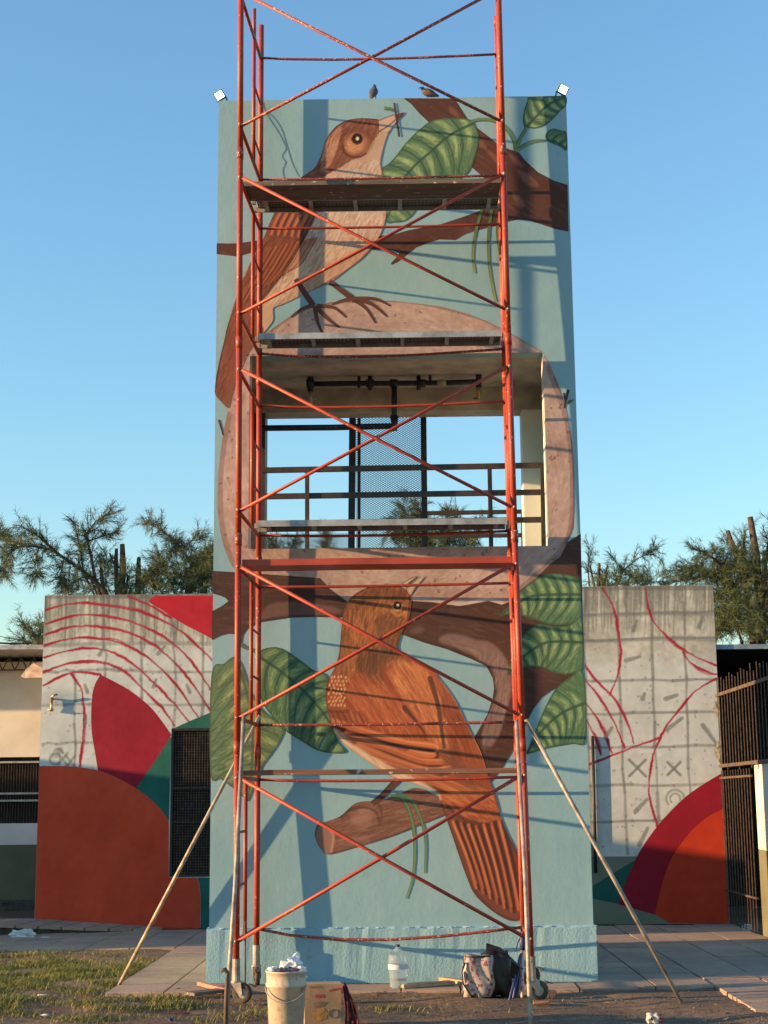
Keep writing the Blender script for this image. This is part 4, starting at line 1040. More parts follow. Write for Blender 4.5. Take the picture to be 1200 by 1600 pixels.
# ------------------------------------------------------------------ white house far left
wh = empty('white_house'); tag(wh, 'cream house with barred window and olive base at far left', 'house')
HY = 8.5; hz0, hz1 = 1.262, 2.19
def band(name, z0, z1, mat, y=HY): return box(name, -13.0, -4.45, y, y + 0.2, z0, z1, mat, wh)
band('base_wall', 0.0, 0.966, M['olive_wall']); band('dado_wall', 0.967, hz0, M['white_wall'])
band('upper_wall', hz1, 3.55, M['cream_wall'])
box('wall_pier', -5.0, -4.45, HY, HY + 0.2, hz0 + .001, hz1 - .001, M['cream_wall'], wh); box('wall_pier', -13.0, -8.5, HY, HY + 0.2, hz0 + .001, hz1 - .001, M['cream_wall'], wh)
box('window', -8.5, -5.0, HY + 0.16, HY + 0.19, hz0, hz1, M['dark_void'], wh)
for z in (2.12, 1.68, 1.58): box('window_bar', -8.5, -5.0, HY + 0.03, HY + 0.06, z - 0.013, z + 0.013, M['steel'], wh)
bm = bmesh.new()
for x in np.arange(-8.5, -5.0, 0.04): bx(bm, x, x + 0.006, HY + 0.065, HY + 0.071, hz0, hz1)
o = obj('window_mesh', bm, M['rust_metal'], wh); o['kind'] = 'stuff'
box('step', -13.0, -4.5, HY - 0.55, HY - 0.001, 0.0, 0.21, M['kerb'], wh)
box('rear_block', -13.0, -4.45, HY + 0.201, HY + 5, 0.0, 3.5, M['cream_wall'], wh)
box('roof_slab', -13.2, -4.4, HY - 1.1, HY + 5, 3.62, 3.68, M['steel'], wh)
bm = bmesh.new()
zt, zb, yt = 3.60, 3.42, HY - 0.14
tube(bm, [(-13, yt, zb), (-4.45, yt, zb)], 0.012, 6)
for k in range(48):
    xa = -13 + k * 0.178; tube(bm, [(xa, yt, zb), (xa + 0.089, yt, zt)], 0.010, 5); tube(bm, [(xa + 0.089, yt, zt), (xa + 0.178, yt, zb)], 0.010, 5)
o = obj('roof_truss', bm, M['rust_metal'], wh); o['kind'] = 'stuff'
aw = pydata('plastic_hood', [at_y(70, 1034, 7.6) , at_y(52, 1036, 7.5), at_y(40, 1046, 7.4), at_y(33, 1056, 7.3), at_y(70, 1058, 7.25), at_y(70, 1046, 7.4), at_y(40, 1059, 7.28)], [(0, 1, 5), (1, 2, 5), (2, 3, 6), (2, 6, 4, 5)], mat_plain('yellowed_plastic', (0.55, 0.42, 0.30), 0.4, 0, 0.2, 6))
aw.modifiers.new('thick', 'SOLIDIFY').thickness = 0.01; tag(aw, 'small yellowed plastic hood jutting out beside the left wall', 'hood')
# unseen block added out of frame at left to shade the lower walls
pw = box('added_shade_block', -16.0, -11.0, 1.6, 6.9, 0.0, 3.05, M['cream_wall'], wh)

# ------------------------------------------------------------------ carport, fence, gate post at the right edge
cp = empty('carport'); tag(cp, 'dark open carport with pale blue roof edge behind the fence', 'carport')
fz = at_y(1150, 1011, WY + 0.1).z
box('roof_edge', RX1 + 0.012, 9.0, WY + 0.05, WY + 0.12, fz - 0.03, fz + 0.03, mat_plain('pale_blue_metal', (0.22, 0.30, 0.37), 0.5, 0.2, 0.2), cp)
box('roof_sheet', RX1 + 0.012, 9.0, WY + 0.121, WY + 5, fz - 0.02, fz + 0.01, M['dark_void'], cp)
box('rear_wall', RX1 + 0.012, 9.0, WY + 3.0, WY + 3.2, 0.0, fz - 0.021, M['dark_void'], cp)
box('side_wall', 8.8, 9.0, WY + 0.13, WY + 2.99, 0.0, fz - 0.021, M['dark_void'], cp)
fence = empty('bar_fence', (4.0, 4.5, 0)); tag(fence, 'tall dark metal bar fence at the right edge of the yard', 'fence')
def fbox(name, x0, x1, y0, y1, z0, z1, mat=M['rust_metal']):
    o = box(name, x0, x1, y0, y1, z0, z1, mat, fence); o.matrix_parent_inverse = fence.matrix_world.inverted(); return o
bpy.context.view_layer.update()
for z in (2.80, 1.92): fbox('rail', 3.985, 4.015, 1.0, 5.98, z - 0.02, z + 0.02)
fbox('rail', 3.985, 4.012, 4.22, 5.96, 1.76, 1.785); fbox('rail', 3.985, 4.012, 4.22, 5.96, 0.40, 0.42)
b0 = fbox('bar', 3.995, 4.004, 5.90, 5.909, 1.90, 3.0)
y = 5.81
while y > 1.1:
    o = copy_of(b0, fence); o.matrix_parent_inverse = b0.matrix_parent_inverse; o.location = (0, y - 5.90, rng.normal(0, 0.02)); y -= 0.165
b1 = fbox('gate_bar', 3.995, 4.004, 5.90, 5.909, 0.03, 1.86)
y = 5.80
while y > 4.25:
    o = copy_of(b1, fence); o.matrix_parent_inverse = b1.matrix_parent_inverse; o.location = (0, y - 5.90, 0); y -= 0.15
post = empty('gate_post', (4.2, 3.95, 0)); tag(post, 'cream gate post with olive foot at the right edge', 'post')
for nm, z0, z1, mm in (('olive_foot', 0.0, 0.95, M['olive_wall']), ('shaft', 0.951, 1.895, M['cream_wall'])):
    o = box(nm, -0.17, 0.25, -0.28, 0.24, z0, z1, mm, post, 0.006)
# ------------------------------------------------------------------ inside the bay: rails, pipes, mesh door
gr = empty('guard_rail', (0, 0.35, 3.6)); tag(gr, 'dark brown guard rail across the open bay', 'railing')
GY = 0.42
def rail_at(parent, name, px0, px1, py0, py1, Y, hw, hd, mat):
    a, b = at_y(px0, py0, Y), at_y(px1, py1, Y)
    bm = bmesh.new()
    d = (b - a); d.normalize(); up = Vector((0, 0, 1)) if abs(d.z) < 0.5 else Vector((1, 0, 0)); sd = Vector((0, 1, 0))
    vs = [bm.verts.new(p + up * u * hw + sd * w * hd) for p in (a, b) for u, w in ((-1, -1), (1, -1), (1, 1), (-1, 1))]
    for f in ((0, 1, 2, 3), (7, 6, 5, 4), (0, 4, 5, 1), (1, 5, 6, 2), (2, 6, 7, 3), (3, 7, 4, 0)): bm.faces.new([vs[i] for i in f])
    o = obj(name, bm, mat, parent); o.matrix_parent_inverse = parent.matrix_world.inverted(); return o
bpy.context.view_layer.update()
for y0, y1 in ((735, 727), (776, 769), (818, 812)): rail_at(gr, 'rail', 409, 852, y0, y1, GY, 0.025, 0.018, M['brown_metal'])
for x0, x1 in ((480, 480), (765, 768), (847.5, 850)): rail_at(gr, 'baluster', x0, x1, 728 if x0 > 800 else 733, 885, GY - 0.03, 0.02, 0.012, M['brown_metal'])
gr2 = empty('guard_rail', (0.6, 2.9, 3.6)); tag(gr2, 'short low rail behind the mesh door, far side of the bay', 'railing')
bpy.context.view_layer.update()
for y0, y1 in ((802, 799), (838, 836)): rail_at(gr2, 'rail', 667, 838, y0, y1, 2.9, 0.022, 0.015, M['brown_metal'])
rail_at(gr2, 'baluster', 819, 820, 798, 868, 2.87, 0.035, 0.014, M['brown_metal'])
md = empty('mesh_door', (0, 1.5, 3.6)); tag(md, 'black framed expanded metal door at the back of the bay', 'door')
bpy.context.view_layer.update()
MY = 1.62
for x0, x1, w in ((551, 549, 0.034), (561, 561, 0.016), (661.5, 664, 0.03)): rail_at(md, 'frame_post', x0, x1, 640, 872, MY, w, 0.02, M['black_metal'])
rail_at(md, 'frame_bar', 556, 662, 862, 862, MY, 0.02, 0.02, M['black_metal'])
def diamond_mesh(name, px0, px1, py0, py1, Y, parent, w=0.0175, h=0.0115, r=0.0021):
    a = at_y(px0, py1, Y); b = at_y(px1, py0, Y)
    V, Fc = [], []
    nx = int((b.x - a.x) / w); nz = int((b.z - a.z) / h)
    def seg(p, q):
        d = np.array([q[0] - p[0], q[1] - p[1]]); L = np.hypot(*d); n = np.array([-d[1], d[0]]) / L * r
        k = len(V)
        for pt in (p, q):
            V.append((pt[0] + n[0], Y, pt[1] + n[1])); V.append((pt[0] - n[0], Y + 0.004, pt[1] - n[1]))
        Fc.append((k, k + 1, k + 3, k + 2))
    for j in range(nz):
        for i in range(nx):
            x = a.x + i * w; z = a.z + j * h
            if (i + j) % 2 == 0: seg((x, z), (x + w, z + h))
            else: seg((x, z + h), (x + w, z))
    o = pydata(name, V, Fc, M['black_metal'], parent); o.matrix_parent_inverse = parent.matrix_world.inverted(); o['kind'] = 'stuff'
    return o
diamond_mesh('expanded_mesh', 556, 661, 642, 866, MY + 0.005, md)
ms = empty('mesh_panel', (-0.7, 2.2, 3.6)); tag(ms, 'low strip of expanded metal left of the mesh door', 'panel')
bpy.context.view_layer.update()
diamond_mesh('expanded_mesh', 418, 552, 832, 868, 2.2, ms)
pp = empty('water_pipe', (0, 0.8, 5.3)); tag(pp, 'dark blue water pipes with two taps hung under the bay ceiling', 'pipe')
bpy.context.view_layer.update()
PY = 0.75
def prod(name, pts, r, mat=M['blue_pipe'], Y=PY, radii=None):
    o = rod(name, [at_y(x, y, Y) for x, y in pts], r, mat, pp, 10, radii); o.matrix_parent_inverse = pp.matrix_world.inverted(); return o
prod('pipe', [(484, 600), (560, 599), (612, 599), (700, 598), (750, 596)], 0.026)
prod('hanger', [(485, 556), (485, 612)], 0.030); prod('hanger', [(561, 558), (561, 606)], 0.016)
prod('hanger', [(672, 556), (672, 602)], 0.016); prod('hanger', [(748, 552), (748, 606)], 0.030)
prod('drop_pipe', [(616, 598), (616, 640), (616, 662)], 0.029)
prod('supply_pipe', [(408, 669), (520, 668), (600, 666), (616, 666)], 0.029)
prod('elbow', [(616, 650), (616, 668), (610, 668)], 0.042)
for x in (485, 578, 615, 659): prod('fitting', [(x - 6, 599), (x + 6, 599)], 0.041)
prod('fitting', [(578, 588), (578, 609)], 0.022); prod('fitting', [(654, 588), (654, 609)], 0.022)
prod('tap', [(485.5, 612), (485.5, 629)], 0.018, M['steel']); prod('tap_handle', [(486, 624), (494, 623)], 0.008, M['steel'])
prod('tap', [(748, 605), (748, 614), (747, 625)], 0.018, M['brass'], radii=[0.03, 0.02, 0.017]); prod('tap_handle', [(740, 623), (746, 622)], 0.008, M['black_metal'])
prod('joint_tape', [(683, 598), (697, 597.6)], 0.031, M['galv'])

# ------------------------------------------------------------------ floodlights and pigeons on top
M['lamp'] = bpy.data.materials.new('lit_lamp'); M['lamp'].use_nodes = True
_b = M['lamp'].node_tree.nodes['Principled BSDF']; _b.inputs['Base Color'].default_value = (0.8, 0.8, 0.78, 1)
_b.inputs['Emission Color'].default_value = (1.0, 0.97, 0.9, 1); _b.inputs['Emission Strength'].default_value = 4.0
def floodlight(loc, roll, label):
    e = empty('floodlight', loc); tag(e, label, 'floodlight', 'lamps on the tower top')
    h = box('housing', -0.047, 0.047, 0.0, 0.035, -0.043, 0.043, M['black_metal'], e, 0.004)
    l = box('lit_glass', -0.036, 0.036, -0.006, -0.001, -0.033, 0.033, M['lamp'], e)
    for z in (-0.02, 0.0, 0.02):
        f = box('cooling_fin', -0.04, 0.04, 0.0355, 0.05, z - 0.003, z + 0.003, M['black_metal'], e); f.rotation_euler = (math.radians(12), math.radians(roll), math.radians(-10 if roll < 0 else 10))
    rod('cable', [(0.0, 0.05, 0.0), (0.02 * (1 if roll < 0 else -1), 0.09, -0.04), (0.05 * (1 if roll < 0 else -1), 0.16, -0.075)], 0.005, M['black_metal'], e, 6)
    b = rod('bracket', [(0.075 * (1 if roll < 0 else -1), 0.02, -0.075), (0.065 * (1 if roll < 0 else -1), 0.02, -0.02), (0.05 * (1 if roll < 0 else -1), 0.02, 0.0)], 0.008, M['black_metal'], e, 6)
    for o in (h, l):
        o.rotation_euler = (math.radians(12), math.radians(roll), math.radians(-10 if roll < 0 else 10))
floodlight(at_y(343, 149, 0.06), -28, 'small lit floodlight on the tower\'s top left corner')
floodlight(at_y(880, 140, 0.06), 26, 'small lit floodlight on the tower\'s top right corner')

M['feather'] = mat_plain('pigeon_grey', (0.075, 0.07, 0.078), 0.7, 0, 0.3, 16.0, 0.2, 60.0)
M['feather2'] = mat_plain('pigeon_brown', (0.075, 0.055, 0.05), 0.7, 0, 0.3, 16.0, 0.2, 60.0)
def pigeon(loc, spine, radii, label, mat, rz):
    e = empty('pigeon', loc, rz); tag(e, label, 'pigeon', 'pigeons on the tower top')
    bm = bmesh.new(); seg = 12
    rings = []
    sp = [Vector(p) for p in spine]
    for i, p in enumerate(sp):
        d = (sp[min(i + 1, len(sp) - 1)] - sp[max(i - 1, 0)]).normalized()
        u = Vector((0, 1, 0)); u = (u - d * u.dot(d)).normalized(); v = d.cross(u)
        w, h = radii[i]
        rings.append([bm.verts.new(p + u * math.cos(2 * PI * k / seg) * w + v * math.sin(2 * PI * k / seg) * h) for k in range(seg)])
    for a, b in zip(rings[:-1], rings[1:]):
        for k in range(seg): bm.faces.new((a[k], a[(k + 1) % seg], b[(k + 1) % seg], b[k]))
    bm.faces.new(rings[0][::-1]); bm.faces.new(rings[-1])
    body = obj('body', bm, mat, e, True)
    sub = body.modifiers.new('smooth', 'SUBSURF'); sub.levels = 1; sub.render_levels = 1
    hd = sp[-2]
    bk = rod('beak', [hd + Vector((0.012, 0, 0)), hd + Vector((0.04, 0, -0.008))], 0.006, M['black_metal'], e, 6, [0.006, 0.002])
    for s_ in (-1, 1):
        rod('leg', [(0.0, s_ * 0.02, 0.05), (0.004, s_ * 0.02, 0.0)], 0.004, M['rust_metal'], e, 6)
        bm = bmesh.new(); bmesh.ops.create_icosphere(bm, subdivisions=1, radius=0.004, matrix=Matrix.Translation(hd + Vector((0.012, s_ * 0.014, 0.006))))
        obj('eye', bm, M['brass'], e)
# local x points where the bird looks
pigeon(at_y(584, 154, 0.08) + Vector((0, 0, -0.022)), [(-0.075, 0, -0.015), (-0.06, 0, 0.01), (-0.03, 0, 0.055), (0.0, 0, 0.085), (0.012, 0, 0.115), (0.012, 0, 0.135), (0.016, 0, 0.152), (0.020, 0, 0.166), (0.022, 0, 0.174)],
       [(0.016, 0.006), (0.028, 0.014), (0.042, 0.036), (0.047, 0.044), (0.040, 0.038), (0.024, 0.023), (0.018, 0.019), (0.017, 0.018), (0.006, 0.007)], 'slender grey pigeon standing upright on the tower top', M['feather'], math.radians(70))
pigeon(at_y(668, 152, 0.08), [(-0.115, 0, 0.004), (-0.085, 0, 0.012), (-0.05, 0, 0.03), (-0.01, 0, 0.045), (0.028, 0, 0.058), (0.042, 0, 0.078), (0.046, 0, 0.094), (0.048, 0, 0.106), (0.049, 0, 0.111)],
       [(0.018, 0.005), (0.028, 0.012), (0.045, 0.032), (0.052, 0.042), (0.042, 0.036), (0.022, 0.024), (0.017, 0.018), (0.015, 0.014), (0.006, 0.006)], 'brown pigeon crouching on the tower top near the branch', M['feather2'], math.radians(172))

# ------------------------------------------------------------------ scaffold
LV = [0.47, 1.72, 2.19, 3.405, 3.87, 5.06, 5.55, 6.75, 7.23, 8.45]
JOINTS = [0.32, 1.955, 3.635, 5.305, 6.99, 8.80, 10.4]
FY = -1.28
def node(side, fr, z):
    if fr == 'f':
        x = np.interp(z, [0, 1.3, 3.3, 5.5, 7.8, 10.5], [-1.276, -1.281, -1.288, -1.296, -1.305, -1.315]) if side < 0 else np.interp(z, [0, 1.28, 3.3, 5.5, 7.8, 10.5], [1.012, 0.997, 0.967, 0.950, 0.944, 0.935])
        return Vector((x, FY, z))
    x = np.interp(z, [0, 1.3, 3.5, 5.9, 8.4], [-1.230, -1.232, -1.235, -1.239, -1.239]) if side < 0 else np.interp(z, [0, 1.27, 3.5, 5.9, 8.4], [1.04, 1.03, 1.007, 0.994, 1.003])
    y = -np.interp(z, [0, 0.7, 1.955, 3.635, 5.305, 6.99, 8.5], [0.118, 0.114, 0.086, 0.083, 0.098, 0.108, 0.110] if side < 0 else [0.19, 0.185, 0.17, 0.16, 0.15, 0.128, 0.115])
    return Vector((x, y, z))
sc = empty('scaffold', (-0.15, -0.7, 0)); tag(sc, 'tall red tubular scaffold on wheels standing before the mural', 'scaffold')
bpy.context.view_layer.update()
scinv = sc.matrix_world.inverted()
def srod(name, pts, r, mat=M['tube'], seg=12, parent=None):
    o = rod(name, pts, r, mat, parent or sc, seg)
    if parent is None: o.matrix_parent_inverse = scinv
    return o
PR = 0.0255
for side in (-1, 1):
    for fr in 'fr':
        for k in range(6):
            z0, z1 = JOINTS[k], JOINTS[k + 1]
            if fr == 'r' and side < 0 and k == 5: continue
            if fr == 'r' and k == 5: z1 = 8.85
            o = srod('pole', [node(side, fr, z0 + 0.001), node(side, fr, z1 - 0.001)], PR)
            if k > 0:
                srod('coupler', [node(side, fr, z0 - 0.05), node(side, fr, z0 + 0.05)], PR + 0.004, M['tube'] if k % 2 else M['tube_old'])
    for i, z in enumerate(LV):
        srod('beam', [node(side, 'r', z), node(side, 'f', z)], 0.017, M['tube'] if i % 3 else M['tube_old'])
    # ladder tube with rungs in each end frame
    for k in range(5):
        za, zb = LV[2 * k], LV[2 * k + 1]
        f = 0.36 if k else 0.60
        lad = lambda z: node(side, 'r', z).lerp(node(side, 'f', z), f)
        srod('ladder_tube', [lad(za), lad(zb)], 0.017)
        for t in ((0.33, 0.66) if k != 4 else (0.2, 0.62)):
            z = za + (zb - za) * t
            srod('rung', [lad(z), node(side, 'r' if k else 'f', z)], 0.011, M['tube'], 8)
        if k == 4: srod('ladder_tube', [lad(zb), lad(8.74)], 0.017)
for k in range(5):
    za, zb = LV[2 * k], LV[2 * k + 1]
    for sg, dy in ((1, -0.030), (-1, -0.052)):
        a = node(-sg, 'f', za) + Vector((sg * 0.02, dy, 0)); b = node(sg, 'f', zb) + Vector((-sg * 0.02, dy, 0))
        m = a.lerp(b, 0.5) + Vector((0, 0, -0.006))
        srod('cross_brace', [a, m, b], 0.0145, M['tube'] if k < 4 else M['tube_old'], 8)
    for side in (-1, 1):
        for z in (za, zb):
            p = node(side, 'f', z); srod('pin', [p + Vector((0, -0.015, 0)), p + Vector((0, -0.07, 0))], 0.011, M['galv'], 6)
sag = {0: 0.10, 4: 0.02, 5: 0.03, 6: 0.05, 9: 0.03, 1: 0.02}
for i, z in enumerate(LV):
    a = node(-1, 'r', z) + Vector((0.01, -0.032, 0)); b = node(1, 'r', z) + Vector((-0.01, -0.032, 0))
    pts = [a.lerp(b, t) - Vector((0, 0, sag.get(i, 0.008) * math.sin(PI * t ** 0.8))) for t in (0, 0.12, 0.3, 0.5, 0.7, 0.88, 1)]
    srod('rail', pts, 0.0125, M['tube_old'] if i in (0, 2, 6, 8, 9) else M['tube'], 8)

def caster(p, yaw):
    w = 0.078
    body = empty('caster', (p.x, p.y, 0), yaw, sc)
    body.matrix_parent_inverse = scinv
    bm = bmesh.new()
    tube(bm, [(0, 0, 0.165), (0, 0, 0.335)], 0.031, 14)
    tube(bm, [(0, 0, 0.155), (0, 0, 0.170)], 0.042, 14)
    for s_ in (-1, 1):                               # two fork cheeks
        vs = [bm.verts.new(v) for yy in (s_ * 0.030, s_ * 0.035) for v in ((-0.035, yy, 0.160), (0.05, yy, 0.160), (0.062, yy, 0.075), (0.038, yy, 0.060))]
        for f in ((0, 1, 2, 3), (7, 6, 5, 4), (0, 4, 5, 1), (1, 5, 6, 2), (2, 6, 7, 3), (3, 7, 4, 0)): bm.faces.new([vs[i] for i in f])
    bx(bm, -0.036, 0.052, -0.036, 0.036, 0.150, 0.158)
    fk = obj('fork', bm, M['galv'], body, False)
    bm = bmesh.new()
    prof = [(0.040, -0.020), (w - 0.010, -0.022), (w, -0.013), (w, 0.013), (w - 0.010, 0.022), (0.040, 0.020)]
    lathe(bm, prof, 28)
    wh_ = obj('wheel', bm, M['rubber'], body, True)
    bm = bmesh.new(); lathe(bm, [(0.0, -0.024), (0.014, -0.024), (0.014, -0.014), (0.041, -0.012), (0.041, 0.012), (0.014, 0.014), (0.014, 0.024), (0.0, 0.024)], 20)
    hub = obj('rim', bm, M['steel'], body, False)
    for o in (wh_, hub): o.rotation_euler = (PI / 2, 0, 0); o.location = (0.05, 0, w + 0.001)
    bm = bmesh.new(); bx(bm, 0.06, 0.12, -0.02, 0.02, 0.150, 0.157); o = obj('brake_lever', bm, M['rubber'], body)
    o.rotation_euler = (0, math.radians(18), 0); o.location = (0, 0, 0.02)
caster(node(-1, 'f', 0), math.radians(-15)); caster(node(1, 'f', 0), math.radians(12))
caster(node(-1, 'r', 0) + Vector((0, -0.01, 0)), math.radians(-80)); caster(node(1, 'r', 0) + Vector((0, -0.01, 0)), math.radians(-20))

# boards and decks lying on the scaffold
def plank(name, z, y0, y1, th, mat, label, x0=None, x1=None, bow=0.0):
    a = -1.262 if x0 is None else x0; b = 0.955 if x1 is None else x1
    bm = bmesh.new(); n = 8
    rows = []
    for i in range(n + 1):
        t = i / n; x = a + (b - a) * t; dz = -bow * math.sin(PI * t) + rng.normal(0, 0.0012)
        rows.append([bm.verts.new((x, yy, z + zz + dz)) for yy, zz in ((y0, 0), (y1, 0), (y1, th), (y0, th))])
    for r0, r1 in zip(rows[:-1], rows[1:]):
        for k in range(4): bm.faces.new((r0[k], r0[(k + 1) % 4], r1[(k + 1) % 4], r1[k]))
    bm.faces.new(rows[0][::-1]); bm.faces.new(rows[-1])
    return tag(obj(name, bm, mat), label, 'plank')
plank('wooden_plank', 1.739, -1.245, -0.98, 0.038, M['wood_plank'], 'paint-spattered wooden plank on the lowest scaffold level', -1.25, 0.955)
plank('red_plank', 3.424, -1.25, -0.93, 0.052, M['wood_red'], 'red painted plank laid just below the open bay', -1.26, 0.94)
plank('wooden_plank', 6.768, -1.10, -0.76, 0.040, M['wood_top'], 'grey wooden plank on the highest scaffold deck', -1.30, 0.935)
M['perf'] = mat_spotted('perforated_deck', (0.095, 0.09, 0.085), (0.36, 0.36, 0.36), 0.71, 90.0, 0.5, 0.2)
def metal_deck(z, y0, y1, label, x0, x1, h=0.055):
    e = empty('metal_deck', (0, (y0 + y1) / 2, z)); tag(e, label, 'scaffold deck')
    bpy.context.view_layer.update(); inv = e.matrix_world.inverted()
    def put(o): o.matrix_parent_inverse = inv
    put(box('edge_rail', x0, x1, y0, y0 + 0.012, z, z + h, M['deck'], e)); put(box('edge_rail', x0, x1, y1 - 0.012, y1, z, z + h, M['deck'], e))
    put(box('deck_sheet', x0, x1, y0 + 0.0125, y1 - 0.0125, z + h - 0.016, z + h - 0.004, M['perf'], e))
    for t in np.linspace(0.04, 0.96, 6):
        xx = x0 + (x1 - x0) * t; put(box('cross_rib', xx - 0.018, xx + 0.018, y0 + 0.0125, y1 - 0.0125, z + 0.004, z + h - 0.017, M['deck'], e))
    bm = bmesh.new()                                 # rows of pressed holes seen as small raised collars
    for i in range(64):
        for j in range(3):
            xx = x0 + (x1 - x0) * (i + 0.5) / 64; yy = y0 + (y1 - y0) * (j + 1) / 4
            bx(bm, xx - 0.006, xx + 0.006, yy - 0.006, yy + 0.006, z + h - 0.021, z + h - 0.0165)
    o = obj('pressed_hole', bm, M['deck'], e); o['kind'] = 'stuff'; put(o)
    for xx in (x0 - 0.03, x1 + 0.002):
        for yy in (y0 + 0.03, y1 - 0.06):
            put(box('hook', xx, xx + 0.028, yy, yy + 0.03, z - 0.012, z + h - 0.02, M['galv'], e))
metal_deck(3.892, -0.43, -0.15, 'galvanised deck spanning the scaffold across the open bay', -1.215, 0.965)
metal_deck(5.572, -0.50, -0.21, 'galvanised deck spanning the scaffold along the nest top', -1.215, 0.955)
metal_deck(6.772, -0.745, -0.47, 'perforated metal deck behind the highest wooden plank', -1.22, 0.945)

# prop pipes tied to the scaffold
def prop(pts, r, label, mat=M['galv']):
    return tag(rod('prop_pipe', pts, r, mat, None, 10), label, 'pole')
prop([at_y(406, 1118, -0.15), at_z(185, 1541)], 0.016, 'long slanting prop pipe planted in the grass left of the tower', M['tan_pipe'])
prop([at_y(381, 1118, -1.335), at_y(367, 1390, -1.75), Vector((-1.235, -2.32, 0))], 0.0165, 'grey prop pipe leaning on the scaffold\'s front left leg')
prop([at_y(822, 1124, -1.315), at_z(1065, 1566)], 0.017, 'long slanting prop pipe resting on the paving right of the tower')
prop([at_y(807, 1126, -1.335), at_y(821, 1380, -1.8), at_z(829, 1602)], 0.0165, 'grey prop pipe leaning on the scaffold\'s front right leg')
h0 = at_z(352, 1625)
tag(rod('hooked_bar', [h0, Vector((h0.x + 0.005, h0.y, 0.30)), Vector((h0.x + 0.012, h0.y, 0.42)), Vector((h0.x - 0.004, h0.y, 0.445)), Vector((h0.x - 0.035, h0.y, 0.435))], 0.0145, M['rust_metal']), 'rusty hooked bar stuck in the dirt beside the bucket', 'bar')
tag(rod('thin_rod', [at_y(383, 1440, -1.10), at_y(383, 1566, -1.10)], 0.007, M['rust_metal']), 'thin dark rod standing beside the front left wheel', 'rod')

# ------------------------------------------------------------------ things on the ground
M['bucket'] = mat_spotted('dirty_bucket', (0.46, 0.40, 0.31), (0.30, 0.27, 0.22), 0.58, 34.0, 0.6, 0.0, (0.37, 0.31, 0.23))
b0 = at_z(447, 1614)
bk = empty('bucket', b0); tag(bk, 'dirty white plastic bucket filled with paper scraps', 'bucket')
bm = bmesh.new(); lathe(bm, [(0.0, 0.0), (0.112, 0.0), (0.116, 0.01), (0.130, 0.30), (0.139, 0.305), (0.139, 0.325), (0.132, 0.33), (0.136, 0.395), (0.142, 0.397), (0.142, 0.408), (0.130, 0.408), (0.126, 0.33), (0.112, 0.05), (0.0, 0.05)], 32)
obj('pail', bm, M['bucket'], bk, True)
rod('handle', [(0.138 * math.cos(a), -0.02 + 0.14 * math.sin(a) * 0.9 - 0.02, 0.315 - 0.10 * math.sin(-a)) for a in np.linspace(-PI + 0.1, -0.1, 12)], 0.0045, M['galv'], bk, 6)
M['paper'] = mat_plain('white_paper', (0.72, 0.71, 0.72), 0.8, 0, 0.08, 10)
M['paper_blue'] = mat_plain('dark_rag', (0.05, 0.05, 0.09), 0.9, 0, 0.2, 10)
def crumple(name, loc, size, mat, parent=None, seed=1, flat=1.0):
    r_ = np.random.default_rng(seed)
    bm = bmesh.new(); bmesh.ops.create_icosphere(bm, subdivisions=3, radius=1.0)
    ph = r_.uniform(0, 6, 6)
    for v in bm.verts:
        c = v.co
        k = 1 + 0.28 * math.sin(4 * c.x + ph[0]) * math.sin(5 * c.y + ph[1]) + 0.18 * math.sin(9 * c.z + ph[2] + 3 * c.x) + r_.normal(0, 0.06)
        v.co = Vector((c.x * k * size[0], c.y * k * size[1], c.z * k * size[2] * flat))
    o = obj(name, bm, mat, parent); o.location = loc; return o
crumple('paper_scrap', (0.055, 0.0, 0.45), (0.05, 0.045, 0.05), M['paper'], bk, 3)
crumple('rag', (0.02, -0.02, 0.41), (0.075, 0.06, 0.03), M['paper_blue'], bk, 5)
crumple('paper_scrap', (0.10, -0.03, 0.415), (0.035, 0.03, 0.025), M['paper'], bk, 8)
crumple('paper_scrap', (-0.09, -0.02, 0.415), (0.03, 0.03, 0.018), M['paper'], bk, 9)
p = pydata('paper_sheet', [(-0.05, -0.05, 0.39), (0.02, -0.06, 0.39), (0.022, -0.045, 0.465), (-0.035, -0.04, 0.475), (-0.012, -0.06, 0.43)], [(0, 1, 4), (1, 2, 4), (2, 3, 4), (3, 0, 4)], M['paper'], bk)

c0 = at_z(506, 1603)
cb = empty('carton', (c0.x, c0.y, 0), math.radians(6)); tag(cb, 'worn brown carton with a red strip standing beside the bucket', 'box')
M['card'] = mat_plain('cardboard', (0.36, 0.245, 0.15), 0.9, 0, 0.12, 5, 0.2, 30)
M['card_red'] = mat_plain('card_red_print', (0.42, 0.05, 0.06), 0.9, 0, 0.15, 20)
M['card_yel'] = mat_plain('card_yellow_print', (0.42, 0.24, 0.07), 0.9, 0, 0.25, 25)
M['card_dk'] = mat_plain('card_dark_print', (0.22, 0.15, 0.10), 0.9, 0, 0.2, 25)
bm = bmesh.new(); vs = bx(bm, -0.135, 0.115, -0.07, 0.10, 0.0, 0.285)
for v in bm.verts:
    if v.co.z > 0.2: v.co.x += 0.004 * (1 if v.co.x > 0 else -1)
obj('box_body', bm, M['card'], cb)
def decal(name, pts, mat): return pydata(name, [(x, -0.0715, z) for x, z in pts], [tuple(range(len(pts)))], mat, cb)
decal('red_strip', [(0.035, 0.235), (0.105, 0.250), (0.105, 0.262), (0.035, 0.247)], M['card_red'])
for k in range(3): decal('red_mark', [(-0.062 + k * 0.021, 0.196), (-0.045 + k * 0.021, 0.196), (-0.045 + k * 0.021, 0.214), (-0.054 + k * 0.021, 0.222), (-0.062 + k * 0.021, 0.214)], M['card_red'])
decal('yellow_picture', [(-0.085, 0.055), (-0.03, 0.045), (0.015, 0.06), (0.02, 0.10), (-0.01, 0.13), (-0.045, 0.12), (-0.08, 0.10)], M['card_yel'])
